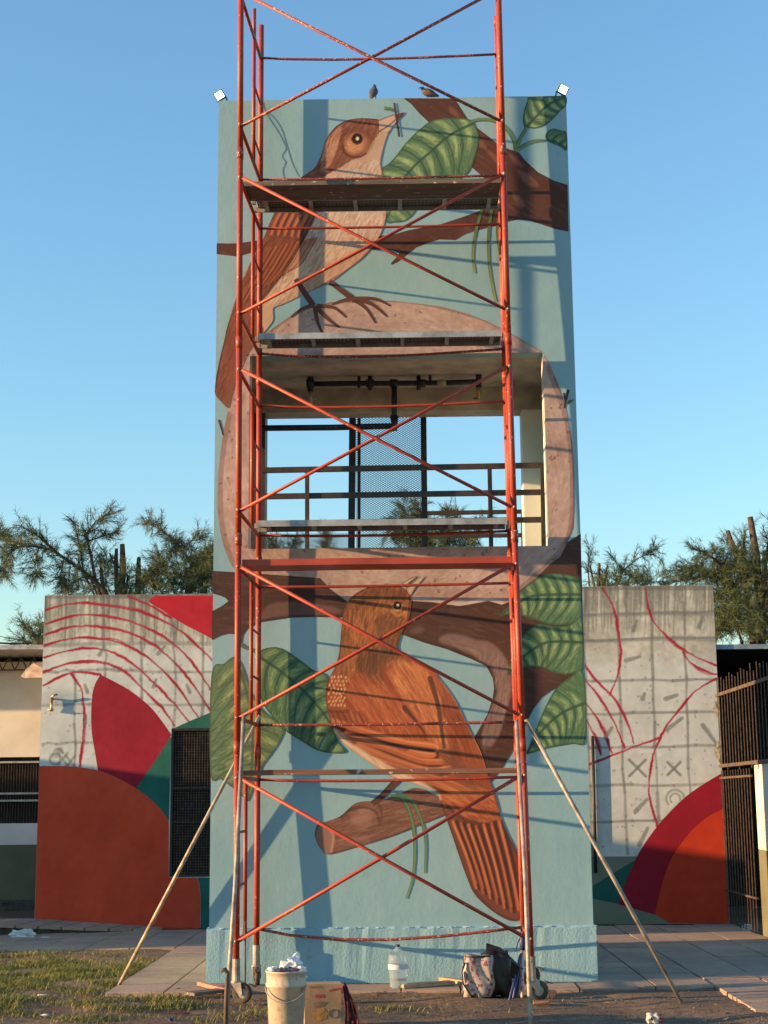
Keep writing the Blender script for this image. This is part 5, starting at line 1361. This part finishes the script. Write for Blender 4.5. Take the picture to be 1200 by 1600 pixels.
decal('grey_picture', [(-0.065, 0.132), (-0.01, 0.14), (0.02, 0.165), (-0.02, 0.175), (-0.07, 0.16)], M['card_dk'])
bm = bmesh.new(); tube(bm, [(0.06 + 0.035 * math.cos(t), -0.072, 0.09 + 0.028 * math.sin(t)) for t in np.linspace(0, 2 * PI, 20)], 0.0022, 5); obj('ring_mark', bm, M['card_dk'], cb)
decal('top_mark', [(-0.10, 0.262), (-0.02, 0.262), (-0.02, 0.272), (-0.10, 0.272)], M['card_dk'])
M['maroon'] = mat_plain('maroon_cloth', (0.10, 0.028, 0.032), 0.95, 0, 0.25, 12, 0.3, 50)
V, Fc = [], []
for i in range(13):
    for j in range(9):
        t = i / 12; u = j / 8 - 0.5
        wdt = 0.10 * (0.35 + 0.65 * math.sin(min(1, t * 1.3 + 0.15) * PI * 0.5))
        V.append((0.135 + 0.055 * math.sin(t * PI * 0.55) + u * wdt * (0.6 + 0.4 * t), -0.03 + 0.018 * math.sin(u * 17 + t * 4) - 0.05 * (1 - t), 0.285 - 0.28 * t + 0.015 * math.cos(u * 6)))
for i in range(12):
    for j in range(8): Fc.append((i * 9 + j, i * 9 + j + 1, (i + 1) * 9 + j + 1, (i + 1) * 9 + j))
cl = pydata('cloth', V, Fc, M['maroon'], None, True); cl.location = (c0.x + 0.01, c0.y + 0.0, 0); cl.modifiers.new('thick', 'SOLIDIFY').thickness = 0.006
tag(cl, 'crumpled maroon cloth hanging over the carton\'s edge', 'cloth')

# water bottle
def mat_plastic():
    m, nt, b = new_mat('clear_plastic')
    b.inputs['Base Color'].default_value = (0.90, 0.94, 0.96, 1); b.inputs['Roughness'].default_value = 0.12
    b.inputs['Transmission Weight'].default_value = 0.88; b.inputs['IOR'].default_value = 1.12
    n = noise(nt, 40.0, 3.0, 0.5, geo_pos(nt)); bump(nt, b, n.outputs['Fac'], 0.3, 0.004)
    return m
M['plastic'] = mat_plastic()
wb = empty('water_bottle', at_z(622, 1546) + Vector((0, 0, 0.012))); tag(wb, 'large clear plastic water bottle with blue cap against the plinth', 'bottle')
bm = bmesh.new(); lathe(bm, [(0.0, 0.0), (0.062, 0.0), (0.068, 0.012), (0.066, 0.05), (0.070, 0.07), (0.067, 0.10), (0.074, 0.13), (0.080, 0.15), (0.080, 0.19), (0.077, 0.20), (0.080, 0.21), (0.074, 0.25), (0.058, 0.285), (0.030, 0.31), (0.018, 0.318), (0.018, 0.33)], 28)
obj('bottle_body', bm, M['plastic'], wb, True)
bm = bmesh.new(); lathe(bm, [(0.0805, 0.152), (0.0812, 0.155), (0.0812, 0.188), (0.0805, 0.191)], 28); obj('label_band', bm, mat_spotted('bottle_label', (0.62, 0.68, 0.74), (0.15, 0.22, 0.45), 0.6, 70.0, 0.5), wb, True)
bm = bmesh.new(); lathe(bm, [(0.0, 0.348), (0.019, 0.346), (0.020, 0.328), (0.0, 0.327)], 18); obj('cap', bm, mat_plain('blue_cap', (0.02, 0.03, 0.16), 0.4), wb, True)
bm = bmesh.new(); lathe(bm, [(0.0, 0.004), (0.058, 0.004), (0.062, 0.05), (0.062, 0.075), (0.0, 0.075)], 24)
m_w, nt_w, bw = new_mat('water'); bw.inputs['Base Color'].default_value = (0.85, 0.92, 0.95, 1); bw.inputs['Transmission Weight'].default_value = 1.0; bw.inputs['Roughness'].default_value = 0.02; bw.inputs['IOR'].default_value = 1.2
obj('water', bm, m_w, wb, True)
rod('carry_handle', [(0.075, -0.02, 0.10), (0.10, -0.03, 0.12), (0.105, -0.03, 0.15), (0.082, -0.02, 0.17)], 0.004, M['paper'], wb, 6)

# bags
M['bag_white'] = mat_spotted('paint_spattered_bag', (0.42, 0.36, 0.31), (0.20, 0.06, 0.09), 0.565, 30.0, 0.5, 0.0, (0.36, 0.25, 0.10))
M['bag_black'] = mat_plain('black_bag', (0.012, 0.012, 0.014), 0.45, 0, 0.3, 10, 0.4, 30)
pbag = at_z(747, 1557)
bag = empty('tote_bag', (pbag.x, pbag.y, 0)); tag(bag, 'pale paint-spattered tote bag on the dirt by the plinth', 'bag')
def soft_box(name, w, d, h, mat, parent, lean=0.0, bulge=0.012, seed=2):
    bm = bmesh.new(); bmesh.ops.create_cube(bm, size=1.0); bmesh.ops.subdivide_edges(bm, edges=bm.edges[:], cuts=5, use_grid_fill=True)
    r_ = np.random.default_rng(seed); ph = r_.uniform(0, 6, 5)
    for v in bm.verts:
        x, y, z = v.co.x, v.co.y, v.co.z + 0.5
        k = 1 + 0.12 * math.sin(z * PI) - 0.06 * z
        v.co = Vector((x * w * k + lean * z + bulge * math.sin(9 * z + 6 * y + ph[0]), y * d * k + bulge * math.sin(11 * x + 7 * z + ph[1]), z * h + bulge * 0.7 * math.sin(8 * x + ph[2])))
    return obj(name, bm, mat, parent, True)
soft_box('bag_body', 0.215, 0.17, 0.315, M['bag_white'], bag, 0.01)
rod('strap', [(-0.10, -0.09, 0.27), (-0.128, -0.10, 0.20), (-0.12, -0.10, 0.11), (-0.06, -0.108, 0.02), (-0.02, -0.108, 0.008)], 0.008, M['bag_black'], bag, 6)
rod('rim', [(-0.10, -0.085, 0.315), (0.0, -0.095, 0.312), (0.10, -0.085, 0.318)], 0.007, M['bag_black'], bag, 6)
bb = empty('black_bag', (pbag.x + 0.17, pbag.y + 0.06, 0.0)); tag(bb, 'black shiny bag slumped against the tote bag', 'bag')
o = soft_box('bag_body', 0.20, 0.20, 0.34, M['bag_black'], bb, -0.03, 0.018, 6)
V = [(-0.10, -0.06, 0.33), (-0.02, -0.09, 0.36), (0.17, -0.06, 0.22), (0.20, 0.0, 0.20), (0.05, 0.06, 0.30), (-0.09, 0.05, 0.40), (0.02, -0.02, 0.37), (0.13, -0.05, 0.10)]
pydata('flap', V, [(0, 1, 6, 5), (1, 2, 3, 6), (6, 3, 4, 5), (1, 7, 2)], M['bag_black'], bb).modifiers.new('thick', 'SOLIDIFY').thickness = 0.008

# roller poles leaning in the corner of the scaffold
M['pole_blue'] = mat_plain('blue_pole', (0.035, 0.055, 0.17), 0.5, 0, 0.25, 12)
M['pole_white'] = mat_spotted('white_red_pole', (0.56, 0.48, 0.44), (0.4, 0.08, 0.08), 0.56, 18.0, 0.5)
for k, (bxp, byp, txp, typ, mt, lb) in enumerate(((796, 1563, 813, 1492, 'pole_blue', 'outermost blue roller pole leaning by the right wheel'), (802, 1560, 815, 1490, 'pole_blue', 'second blue roller pole leaning by the right wheel'), (806, 1557, 816, 1500, 'pole_blue', 'short blue roller pole leaning by the right wheel'), (810, 1556, 818, 1510, 'pole_white', 'white and red stick leaning among the blue poles'), (816, 1558, 816, 1484, 'pole_white', 'upright white and red stick beside the blue poles'))):
    a = at_z(bxp, byp); b_ = at_y(txp, typ, -0.72 + 0.02 * k)
    tag(rod('roller_pole', [a, b_], 0.010 if mt == 'pole_blue' else 0.013, M[mt], None, 8), lb, 'pole')
rf = empty('paint_roller', at_y(814, 1475, -0.72)); tag(rf, 'dark blue roller frame hanging at the scaffold\'s right leg', 'roller')
rod('sleeve', [(0.01, 0, -0.05), (0.012, 0, 0.08)], 0.022, M['pole_blue'], rf, 12)
rod('wire_frame', [(0.0, 0, 0.06), (-0.03, 0, 0.0), (-0.045, 0, -0.06)], 0.006, M['pole_blue'], rf, 6)

def scrap(name, pts, w, th, mat, label, z=0.015):
    a, b_ = [at_z(*q) for q in pts]; d = (b_ - a); L = d.length; ang = math.atan2(d.y, d.x)
    bm = bmesh.new(); bx(bm, 0, L, -w / 2, w / 2, 0, th, 0.003)
    for v in bm.verts: v.co.y += rng.normal(0, 0.003); v.co.z += rng.normal(0, 0.0015)
    o = obj(name, bm, mat); o.location = (a.x, a.y, z); o.rotation_euler = (0, rng.normal(0, 0.01), ang); return tag(o, label, 'wood scrap')
scrap('wood_scrap', [(626, 1547), (706, 1541)], 0.11, 0.03, M['wood_raw'], 'raw wooden board lying beside the water bottle')
scrap('wood_scrap', [(662, 1532), (726, 1540)], 0.06, 0.035, M['wood_raw'], 'splintered wood strip lying against the plinth')
scrap('wood_scrap', [(296, 1560), (350, 1553)], 0.12, 0.025, M['wood_top'], 'grey board lying left of the front left wheel', 0.02)
scrap('wood_scrap', [(312, 1543), (362, 1556)], 0.05, 0.03, mat_wood('pinkish_wood', (0.30, 0.12, 0.08), (0.5, 0.26, 0.18)), 'pinkish wood strip beside the front left wheel', 0.02)
scrap('wood_scrap', [(833, 1568), (858, 1568)], 0.10, 0.02, M['wood_plank'], 'small flat wood piece under the front right wheel', 0.0)
o = box('brick_piece', 0, 0.07, 0, 0.09, 0, 0.055, mat_plain('brick', (0.10, 0.075, 0.06), 0.95, 0, 0.3, 18, 0.6, 40), None, 0.006); o.location = at_z(856, 1560); tag(o, 'dark block behind the front right wheel', 'block')

# litter
M['litter'] = mat_plain('white_litter', (0.62, 0.60, 0.58), 0.6, 0, 0.15, 20)
for px, py, sx, sy, lb in ((66, 1557, 0.036, 0.022, 'flat white paper scrap on the grass, farther of two'), (70, 1588, 0.030, 0.02, 'flat white paper scrap in the near left dirt'), (70, 1466, 0.05, 0.03, 'pale flat wrapper on the paving by the ramp')):
    tag(crumple('paper_litter', at_z(px, py) + Vector((0, 0, 0.01)), (sx, sy, 0.007), M['litter'], None, int(px + py)), lb, 'litter')
tag(crumple('plastic_bag', at_z(36, 1466) + Vector((0, 0, 0.04)), (0.13, 0.06, 0.06), mat_plain('milky_plastic', (0.50, 0.52, 0.55), 0.3, 0, 0.15, 8), None, 14), 'crumpled clear plastic bottle lying against the ramp kerb', 'litter')
tag(crumple('plastic_scrap', at_z(1168, 1453) + Vector((0, 0, 0.03)), (0.05, 0.05, 0.04), M['litter'], None, 17), 'clear plastic scrap at the foot of the fence', 'litter')
tag(crumple('bottle_cap', at_z(267, 1595) + Vector((0, 0, 0.01)), (0.018, 0.018, 0.012), M['pole_blue'], None, 19), 'small blue cap lying in the dirt', 'cap')
tag(crumple('red_rag', at_z(284, 1585) + Vector((0, 0, 0.008)), (0.06, 0.03, 0.008), M['maroon'], None, 23), 'dusty red scrap in the dirt near the hooked bar', 'litter')
jc = at_z(1020, 1599)
jb = empty('drink_carton', (jc.x, jc.y, 0)); tag(jb, 'crushed red and white drink carton in the near right dirt', 'carton')
o = soft_box('carton_body', 0.07, 0.06, 0.065, mat_plain('carton_white', (0.60, 0.52, 0.44), 0.6, 0, 0.1, 20), jb, 0.0, 0.006, 9)
o = crumple('carton_side', (0.045, 0.0, 0.03), (0.03, 0.03, 0.028), mat_spotted('carton_print', (0.30, 0.05, 0.06), (0.55, 0.5, 0.5), 0.55, 40.0), jb, 31)
bm = bmesh.new(); lathe(bm, [(0, 0), (0.014, 0), (0.014, 0.003), (0, 0.003)], 14); o = obj('hole', bm, M['dark_void'], jb); o.rotation_euler = (PI / 2, 0, 0); o.location = (-0.005, -0.034, 0.035)

# ------------------------------------------------------------------ grass, weeds, pebbles, dry leaves
def mat_grass():
    m, nt, b = new_mat('dry_grass')
    n = noise(nt, 2.2, 5.0, 0.6, geo_pos(nt))
    r = ramp(nt, n.outputs['Fac'], [(0.3, (0.11, 0.125, 0.032)), (0.55, (0.20, 0.20, 0.055)), (0.75, (0.34, 0.27, 0.115))])
    nt.links.new(r.outputs['Color'], b.inputs['Base Color']); b.inputs['Roughness'].default_value = 0.8
    b.inputs['Specular IOR Level'].default_value = 0.2
    return m
M['grass'] = mat_grass()
def patch_density(x, y):
    d = 0.0
    for cx, cy, rx, ry, a in PATCH: d = max(d, a * math.exp(-(((x - cx) / rx) ** 2 + ((y - cy) / ry) ** 2)))
    return d
PATCH = []
for px, py, rx, ry, a in ((40, 1530, 0.55, 0.7, 1.0), (95, 1515, 0.35, 0.6, 1.0), (130, 1520, 0.4, 0.6, 1.0), (175, 1532, 0.3, 0.5, 1.0), (205, 1525, 0.30, 0.5, 1.0), (10, 1510, 0.6, 0.5, 0.9), (180, 1570, 0.35, 0.22, 1.0), (230, 1562, 0.3, 0.2, 0.8), (20, 1565, 0.4, 0.3, 0.7), (110, 1545, 0.5, 0.3, 0.6), (150, 1592, 0.4, 0.15, 0.5), (265, 1570, 0.25, 0.2, 0.6), (10, 1585, 0.3, 0.2, 0.5), (410, 1580, 0.2, 0.15, 0.35), (30, 1493, 0.7, 0.3, 0.35), (320, 1590, 0.3, 0.2, 0.3), (560, 1580, 0.5, 0.1, 0.12), (210, 1508, 0.25, 0.5, 0.7), (-30, 1540, 0.6, 0.8, 0.9), (595, 1575, 0.25, 0.06, 0.3)):
    q = at_z(px, py); PATCH.append((q.x, q.y, rx, ry, a))
V, Fc = [], []
cnt = 0
while cnt < 24000:
    x, y = rng.uniform(-5.2, 1.2), rng.uniform(-3.2, 3.0)
    if (-2.45 < x < 1.7 and -0.64 < y < 3) : continue
    clump = 0.45 + 0.75 * math.sin(7.3 * x + 2 * math.sin(3.1 * y)) * math.sin(6.1 * y + 1.7 * x)
    if rng.random() > patch_density(x, y) * max(0.05, clump) : 
        if rng.random() > 0.0008: continue
    h = rng.uniform(0.014, 0.055); a = rng.uniform(0, 2 * PI); w = 0.0028; ln = rng.uniform(0.4, 1.7) * h
    dx, dy = math.cos(a) * ln, math.sin(a) * ln; px_, py_ = -math.sin(a) * w, math.cos(a) * w
    z = -0.012; k = len(V)
    V += [(x - px_, y - py_, z), (x + px_, y + py_, z), (x + dx * 0.4 + px_ * 0.8, y + dy * 0.4 + py_ * 0.8, z + h * 0.65), (x + dx * 0.4 - px_ * 0.8, y + dy * 0.4 - py_ * 0.8, z + h * 0.65), (x + dx, y + dy, z + h)]
    Fc += [(k, k + 1, k + 2, k + 3), (k + 3, k + 2, k + 4)]
    cnt += 1
tag(pydata('grass', V, Fc, M['grass']), 'patchy short grass growing out of the dirt at left', 'grass', None, 'stuff')
V, Fc = [], []
for _ in range(5200):
    x, y = rng.uniform(-5, 3.4), rng.uniform(-3.2, 0.2) if rng.random() < 0.8 else rng.uniform(0, 3.2)
    if -2.45 < x < 1.7 and y > -0.15: continue
    if x > 1.7 and y > -0.6: continue
    r = rng.uniform(0.003, 0.013) * (1 if rng.random() < 0.95 else 1.8); k = len(V)
    for dx, dy, dz in ((1, 0, 0), (-0.4, 0.9, 0), (-0.5, -0.8, 0), (0.1, 0.05, 0.8)):
        V.append((x + dx * r * rng.uniform(0.7, 1.3), y + dy * r * rng.uniform(0.7, 1.3), 0.0 + dz * r))
    Fc += [(k, k + 1, k + 3), (k + 1, k + 2, k + 3), (k + 2, k, k + 3)]
tag(pydata('gravel', V, Fc, mat_plain('grit', (0.20, 0.16, 0.12), 0.95, 0, 0.35, 3.0)), 'small stones and clods scattered over the dirt', 'gravel', None, 'stuff')
V, Fc = [], []
for _ in range(260):
    x, y = rng.uniform(-5, 3.0), rng.uniform(-3.0, 1.0)
    if -2.45 < x < 1.7 and y > -0.15: continue
    k = len(V); a = rng.uniform(0, 6.28); r = rng.uniform(0.012, 0.03)
    for t, rr in ((0, 1), (1.6, 0.35), (PI, 1), (4.7, 0.35)): V.append((x + math.cos(a + t) * r * rr, y + math.sin(a + t) * r * rr, 0.008 + rng.uniform(0, 0.012)))
    Fc.append((k, k + 1, k + 2, k + 3))
tag(pydata('dry_leaves', V, Fc, mat_plain('dry_leaf', (0.26, 0.15, 0.06), 0.9, 0, 0.4, 4.0)), 'dry leaves strewn over the dirt', 'leaves', None, 'stuff')

# ------------------------------------------------------------------ trees behind the buildings
def mat_needles(name, lo, hi):
    m, nt, b = new_mat(name)
    n = noise(nt, 1.7, 4.0, 0.6, geo_pos(nt))
    r = ramp(nt, n.outputs['Fac'], [(0.35, lo), (0.65, hi)])
    nt.links.new(r.outputs['Color'], b.inputs['Base Color']); b.inputs['Roughness'].default_value = 0.7
    b.inputs['Specular IOR Level'].default_value = 0.2
    return m
M['needles'] = mat_needles('casuarina_needles', (0.036, 0.056, 0.026), (0.085, 0.112, 0.044))
def tree(label, Y, base_px, limbs, stubs, dense=(), spread=0.5, twigs=46, name='casuarina_tree', group='pruned trees behind the buildings'):
    base = at_y(base_px[0], base_px[1], Y)
    e = empty(name, (base.x, Y, 0)); tag(e, label, 'tree', group)
    bpy.context.view_layer.update(); inv = e.matrix_world.inverted()
    bm = bmesh.new()
    fork = Vector((base.x, Y, base.z - 0.8))
    tube(bm, [(base.x, Y, 0), (base.x + 0.04, Y, base.z * 0.4), fork], 0.2, 10, True, [0.24, 0.20, 0.17])
    V, Fc = [], []
    def needle_clump(p, d, L, n):
        d = Vector(d).normalized()
        for _ in range(n):
            t = rng.random()
            q = p + d * L * t
            nd = (d * 0.75 + Vector(rng.normal(0, 0.42, 3)) + Vector((0, 0, -0.10 + 0.15 * rng.normal()))).normalized()
            ln = rng.uniform(0.07, 0.17); w = rng.uniform(0.0017, 0.0030)
            sdir = nd.cross(Vector((rng.normal(), -1.5, rng.normal()))).normalized() * w
            k = len(V); m = q + nd * ln * 0.5 + Vector((0, 0, 0.006)); t_ = q + nd * ln + Vector((0, 0, -0.02 * rng.random()))
            V.extend([q - sdir, q + sdir, m + sdir, m - sdir, t_]); Fc.extend([(k, k + 1, k + 2, k + 3), (k + 3, k + 2, k + 4)])
    for limb, r0 in limbs:
        dp = rng.normal(0, spread)
        pts = [at_y(x, y, Y + dp * (i / max(1, len(limb) - 1))) for i, (x, y) in enumerate(limb)]
        path = [fork] + pts if limb[0][1] > base_px[1] - 60 else pts
        n = len(path)
        tube(bm, path, r0, 7, True, [max(0.006, r0 * (1 - 0.85 * i / (n - 1))) for i in range(n)])
        segs = [(a, b) for a, b in zip(pts[:-1], pts[1:])]
        Ls = [(b - a).length for a, b in segs]; tot = sum(Ls)
        for k in range(int(twigs * tot)):
            u = tot * (0.08 + 0.92 * rng.random() ** 0.8)
            for (a, b), L in zip(segs, Ls):
                if u <= L: break
                u -= L
            p = a.lerp(b, min(1, u / L)); d = (b - a).normalized()
            td = (d * 0.55 + Vector(rng.normal(0, 0.5, 3)) + Vector((0, 0, 0.12))).normalized()
            tl = rng.uniform(0.12, 0.34)
            if rng.random() < 0.5: tube(bm, [p, p + td * tl], 0.004, 4, False, [0.005, 0.002])
            needle_clump(p, td, tl, 26)
    for stub, r0 in stubs:
        pts = [at_y(x, y, Y + rng.normal(0, 0.15)) for x, y in stub]
        tube(bm, [fork] + pts, r0, 8, True, [r0 * 1.3] + [r0 * (1.05 - 0.35 * i / max(1, len(pts) - 1)) * (0.9 + 0.2 * rng.random()) for i in range(len(pts))])
    for cx, cy, rx, ry, n in dense:
        for _ in range(n):
            a = rng.uniform(0, 2 * PI); rr = math.sqrt(rng.random())
            p = at_y(cx + rx * rr * math.cos(a), cy + ry * rr * math.sin(a), Y + rng.normal(0, 0.45))
            needle_clump(p, Vector(rng.normal(0, 1, 3)) + Vector((0, 0, 0.4)), rng.uniform(0.12, 0.30), 26)
    t = obj('trunk', bm, M['bark'], e, True); t.matrix_parent_inverse = inv
    c = pydata('crown', V, Fc, M['needles'], e); c.matrix_parent_inverse = inv
    return e
tree('pruned casuarina with cut stubs and a long bough reaching left', 11.0, (188, 935),
     [([(165, 925), (145, 905), (120, 885), (80, 858), (40, 852), (4, 864)], 0.05), ([(150, 910), (142, 868), (135, 835), (150, 814), (172, 802)], 0.035), ([(130, 893), (125, 855), (117, 818)], 0.025), ([(85, 860), (60, 838), (34, 822)], 0.025), ([(45, 854), (20, 845), (-15, 828)], 0.025), ([(60, 856), (55, 880), (58, 905)], 0.015), ([(100, 872), (95, 895), (92, 915)], 0.015), ([(140, 900), (120, 905), (104, 922)], 0.02), ([(138, 845), (160, 838), (185, 830)], 0.016), ([(20, 858), (5, 880), (8, 900)], 0.015), ([(150, 908), (170, 890), (165, 865)], 0.02), ([(205, 915), (235, 900), (250, 885)], 0.02)],
     [([(190, 920), (192, 880), (191, 850)], 0.055), ([(183, 915), (181, 880), (182, 857)], 0.04), ([(215, 930), (216, 900), (217, 872)], 0.05), ([(162, 925), (159, 900), (157, 874)], 0.035), ([(200, 900), (176, 877), (171, 864)], 0.02)],
     [(190, 915, 45, 26, 110), (235, 920, 35, 18, 70), (110, 920, 25, 14, 30)])
tree('feathery casuarina rising just left of the tower', 11.6, (292, 935),
     [([(292, 925), (300, 880), (275, 848), (250, 826), (224, 815)], 0.045), ([(300, 905), (315, 880), (330, 862)], 0.03), ([(270, 915), (255, 890), (248, 868)], 0.025), ([(285, 858), (300, 845), (318, 842)], 0.015), ([(262, 838), (275, 850), (262, 870)], 0.015)],
     [([(318, 930), (319, 900), (320, 872)], 0.05)], [(300, 905, 34, 28, 230), (255, 905, 25, 25, 60), (320, 890, 16, 22, 90)])
tree('low casuarina bush peeping over the white house', 12.5, (75, 1025),
     [([(80, 1015), (60, 995), (42, 985), (35, 972)], 0.02), ([(75, 1010), (68, 985), (60, 972)], 0.02), ([(70, 1008), (50, 1005), (30, 1000)], 0.015)], [], [(65, 1008, 20, 14, 50)])
tree('thin pruned casuarina just right of the tower', 11.5, (945, 930),
     [([(962, 918), (975, 890), (998, 872), (1030, 857)], 0.022), ([(985, 900), (965, 888), (962, 875)], 0.014), ([(920, 910), (919, 885), (923, 862)], 0.02), ([(1005, 915), (1030, 908), (1045, 895)], 0.012)],
     [([(935, 920), (936, 880)], 0.035), ([(943, 920), (949, 884)], 0.022), ([(928, 915), (922, 884)], 0.02)], [(945, 912, 22, 14, 70), (1000, 908, 28, 10, 60)], twigs=30)
tree('big pruned casuarina at the right edge behind the carport', 10.8, (1182, 1010),
     [([(1165, 950), (1130, 910), (1090, 885), (1055, 892)], 0.05), ([(1150, 920), (1125, 880), (1100, 862), (1080, 858)], 0.035), ([(1168, 905), (1160, 860), (1165, 828)], 0.03), ([(1145, 960), (1125, 975), (1115, 1000)], 0.03), ([(1190, 950), (1215, 900), (1240, 880)], 0.04), ([(1195, 900), (1200, 850), (1212, 820)], 0.03), ([(1120, 900), (1075, 905), (1045, 912)], 0.02), ([(1150, 930), (1105, 930), (1085, 945)], 0.02)],
     [([(1185, 930), (1182, 870), (1172, 808)], 0.07), ([(1168, 930), (1155, 880), (1137, 830)], 0.05), ([(1195, 930), (1194, 860)], 0.05)],
     [(1165, 930, 45, 55, 420), (1190, 985, 30, 30, 170), (1130, 960, 25, 35, 160), (1090, 900, 30, 14, 60), (1150, 880, 40, 30, 130)])
tree('dark casuarina seen through the open bay', 11.8, (650, 870),
     [([(640, 862), (640, 825), (630, 795)], 0.04), ([(660, 862), (664, 830), (655, 800)], 0.03), ([(700, 862), (696, 825), (702, 792)], 0.018), ([(690, 850), (706, 825), (712, 805)], 0.012), ([(735, 858), (745, 835), (760, 815)], 0.02), ([(680, 850), (650, 830), (612, 820)], 0.02)],
     [([(655, 840), (654, 795)], 0.03)], [(645, 840, 40, 22, 150), (700, 848, 50, 16, 170), (640, 805, 25, 22, 50)])
tree('sparse casuarina low in the bay\'s left corner', 12.2, (440, 880),
     [([(440, 872), (432, 855), (422, 842)], 0.02), ([(445, 872), (455, 858), (462, 840)], 0.015), ([(510, 872), (512, 850), (505, 835)], 0.02)], [], [(430, 860, 14, 10, 26), (512, 860, 10, 14, 24)])
cab = rod('overhead_cable', [at_y(-30, 1003, 14), at_y(20, 1006, 14), at_y(75, 1004, 14)], 0.02, M['black_metal'], None, 5); tag(cab, 'dark overhead cable at far left above the white house', 'cable')
cab = rod('overhead_cable', [at_y(-30, 988, 14), at_y(75, 1010, 14)], 0.007, M['black_metal'], None, 5); tag(cab, 'thin slanting overhead wire at far left', 'cable')
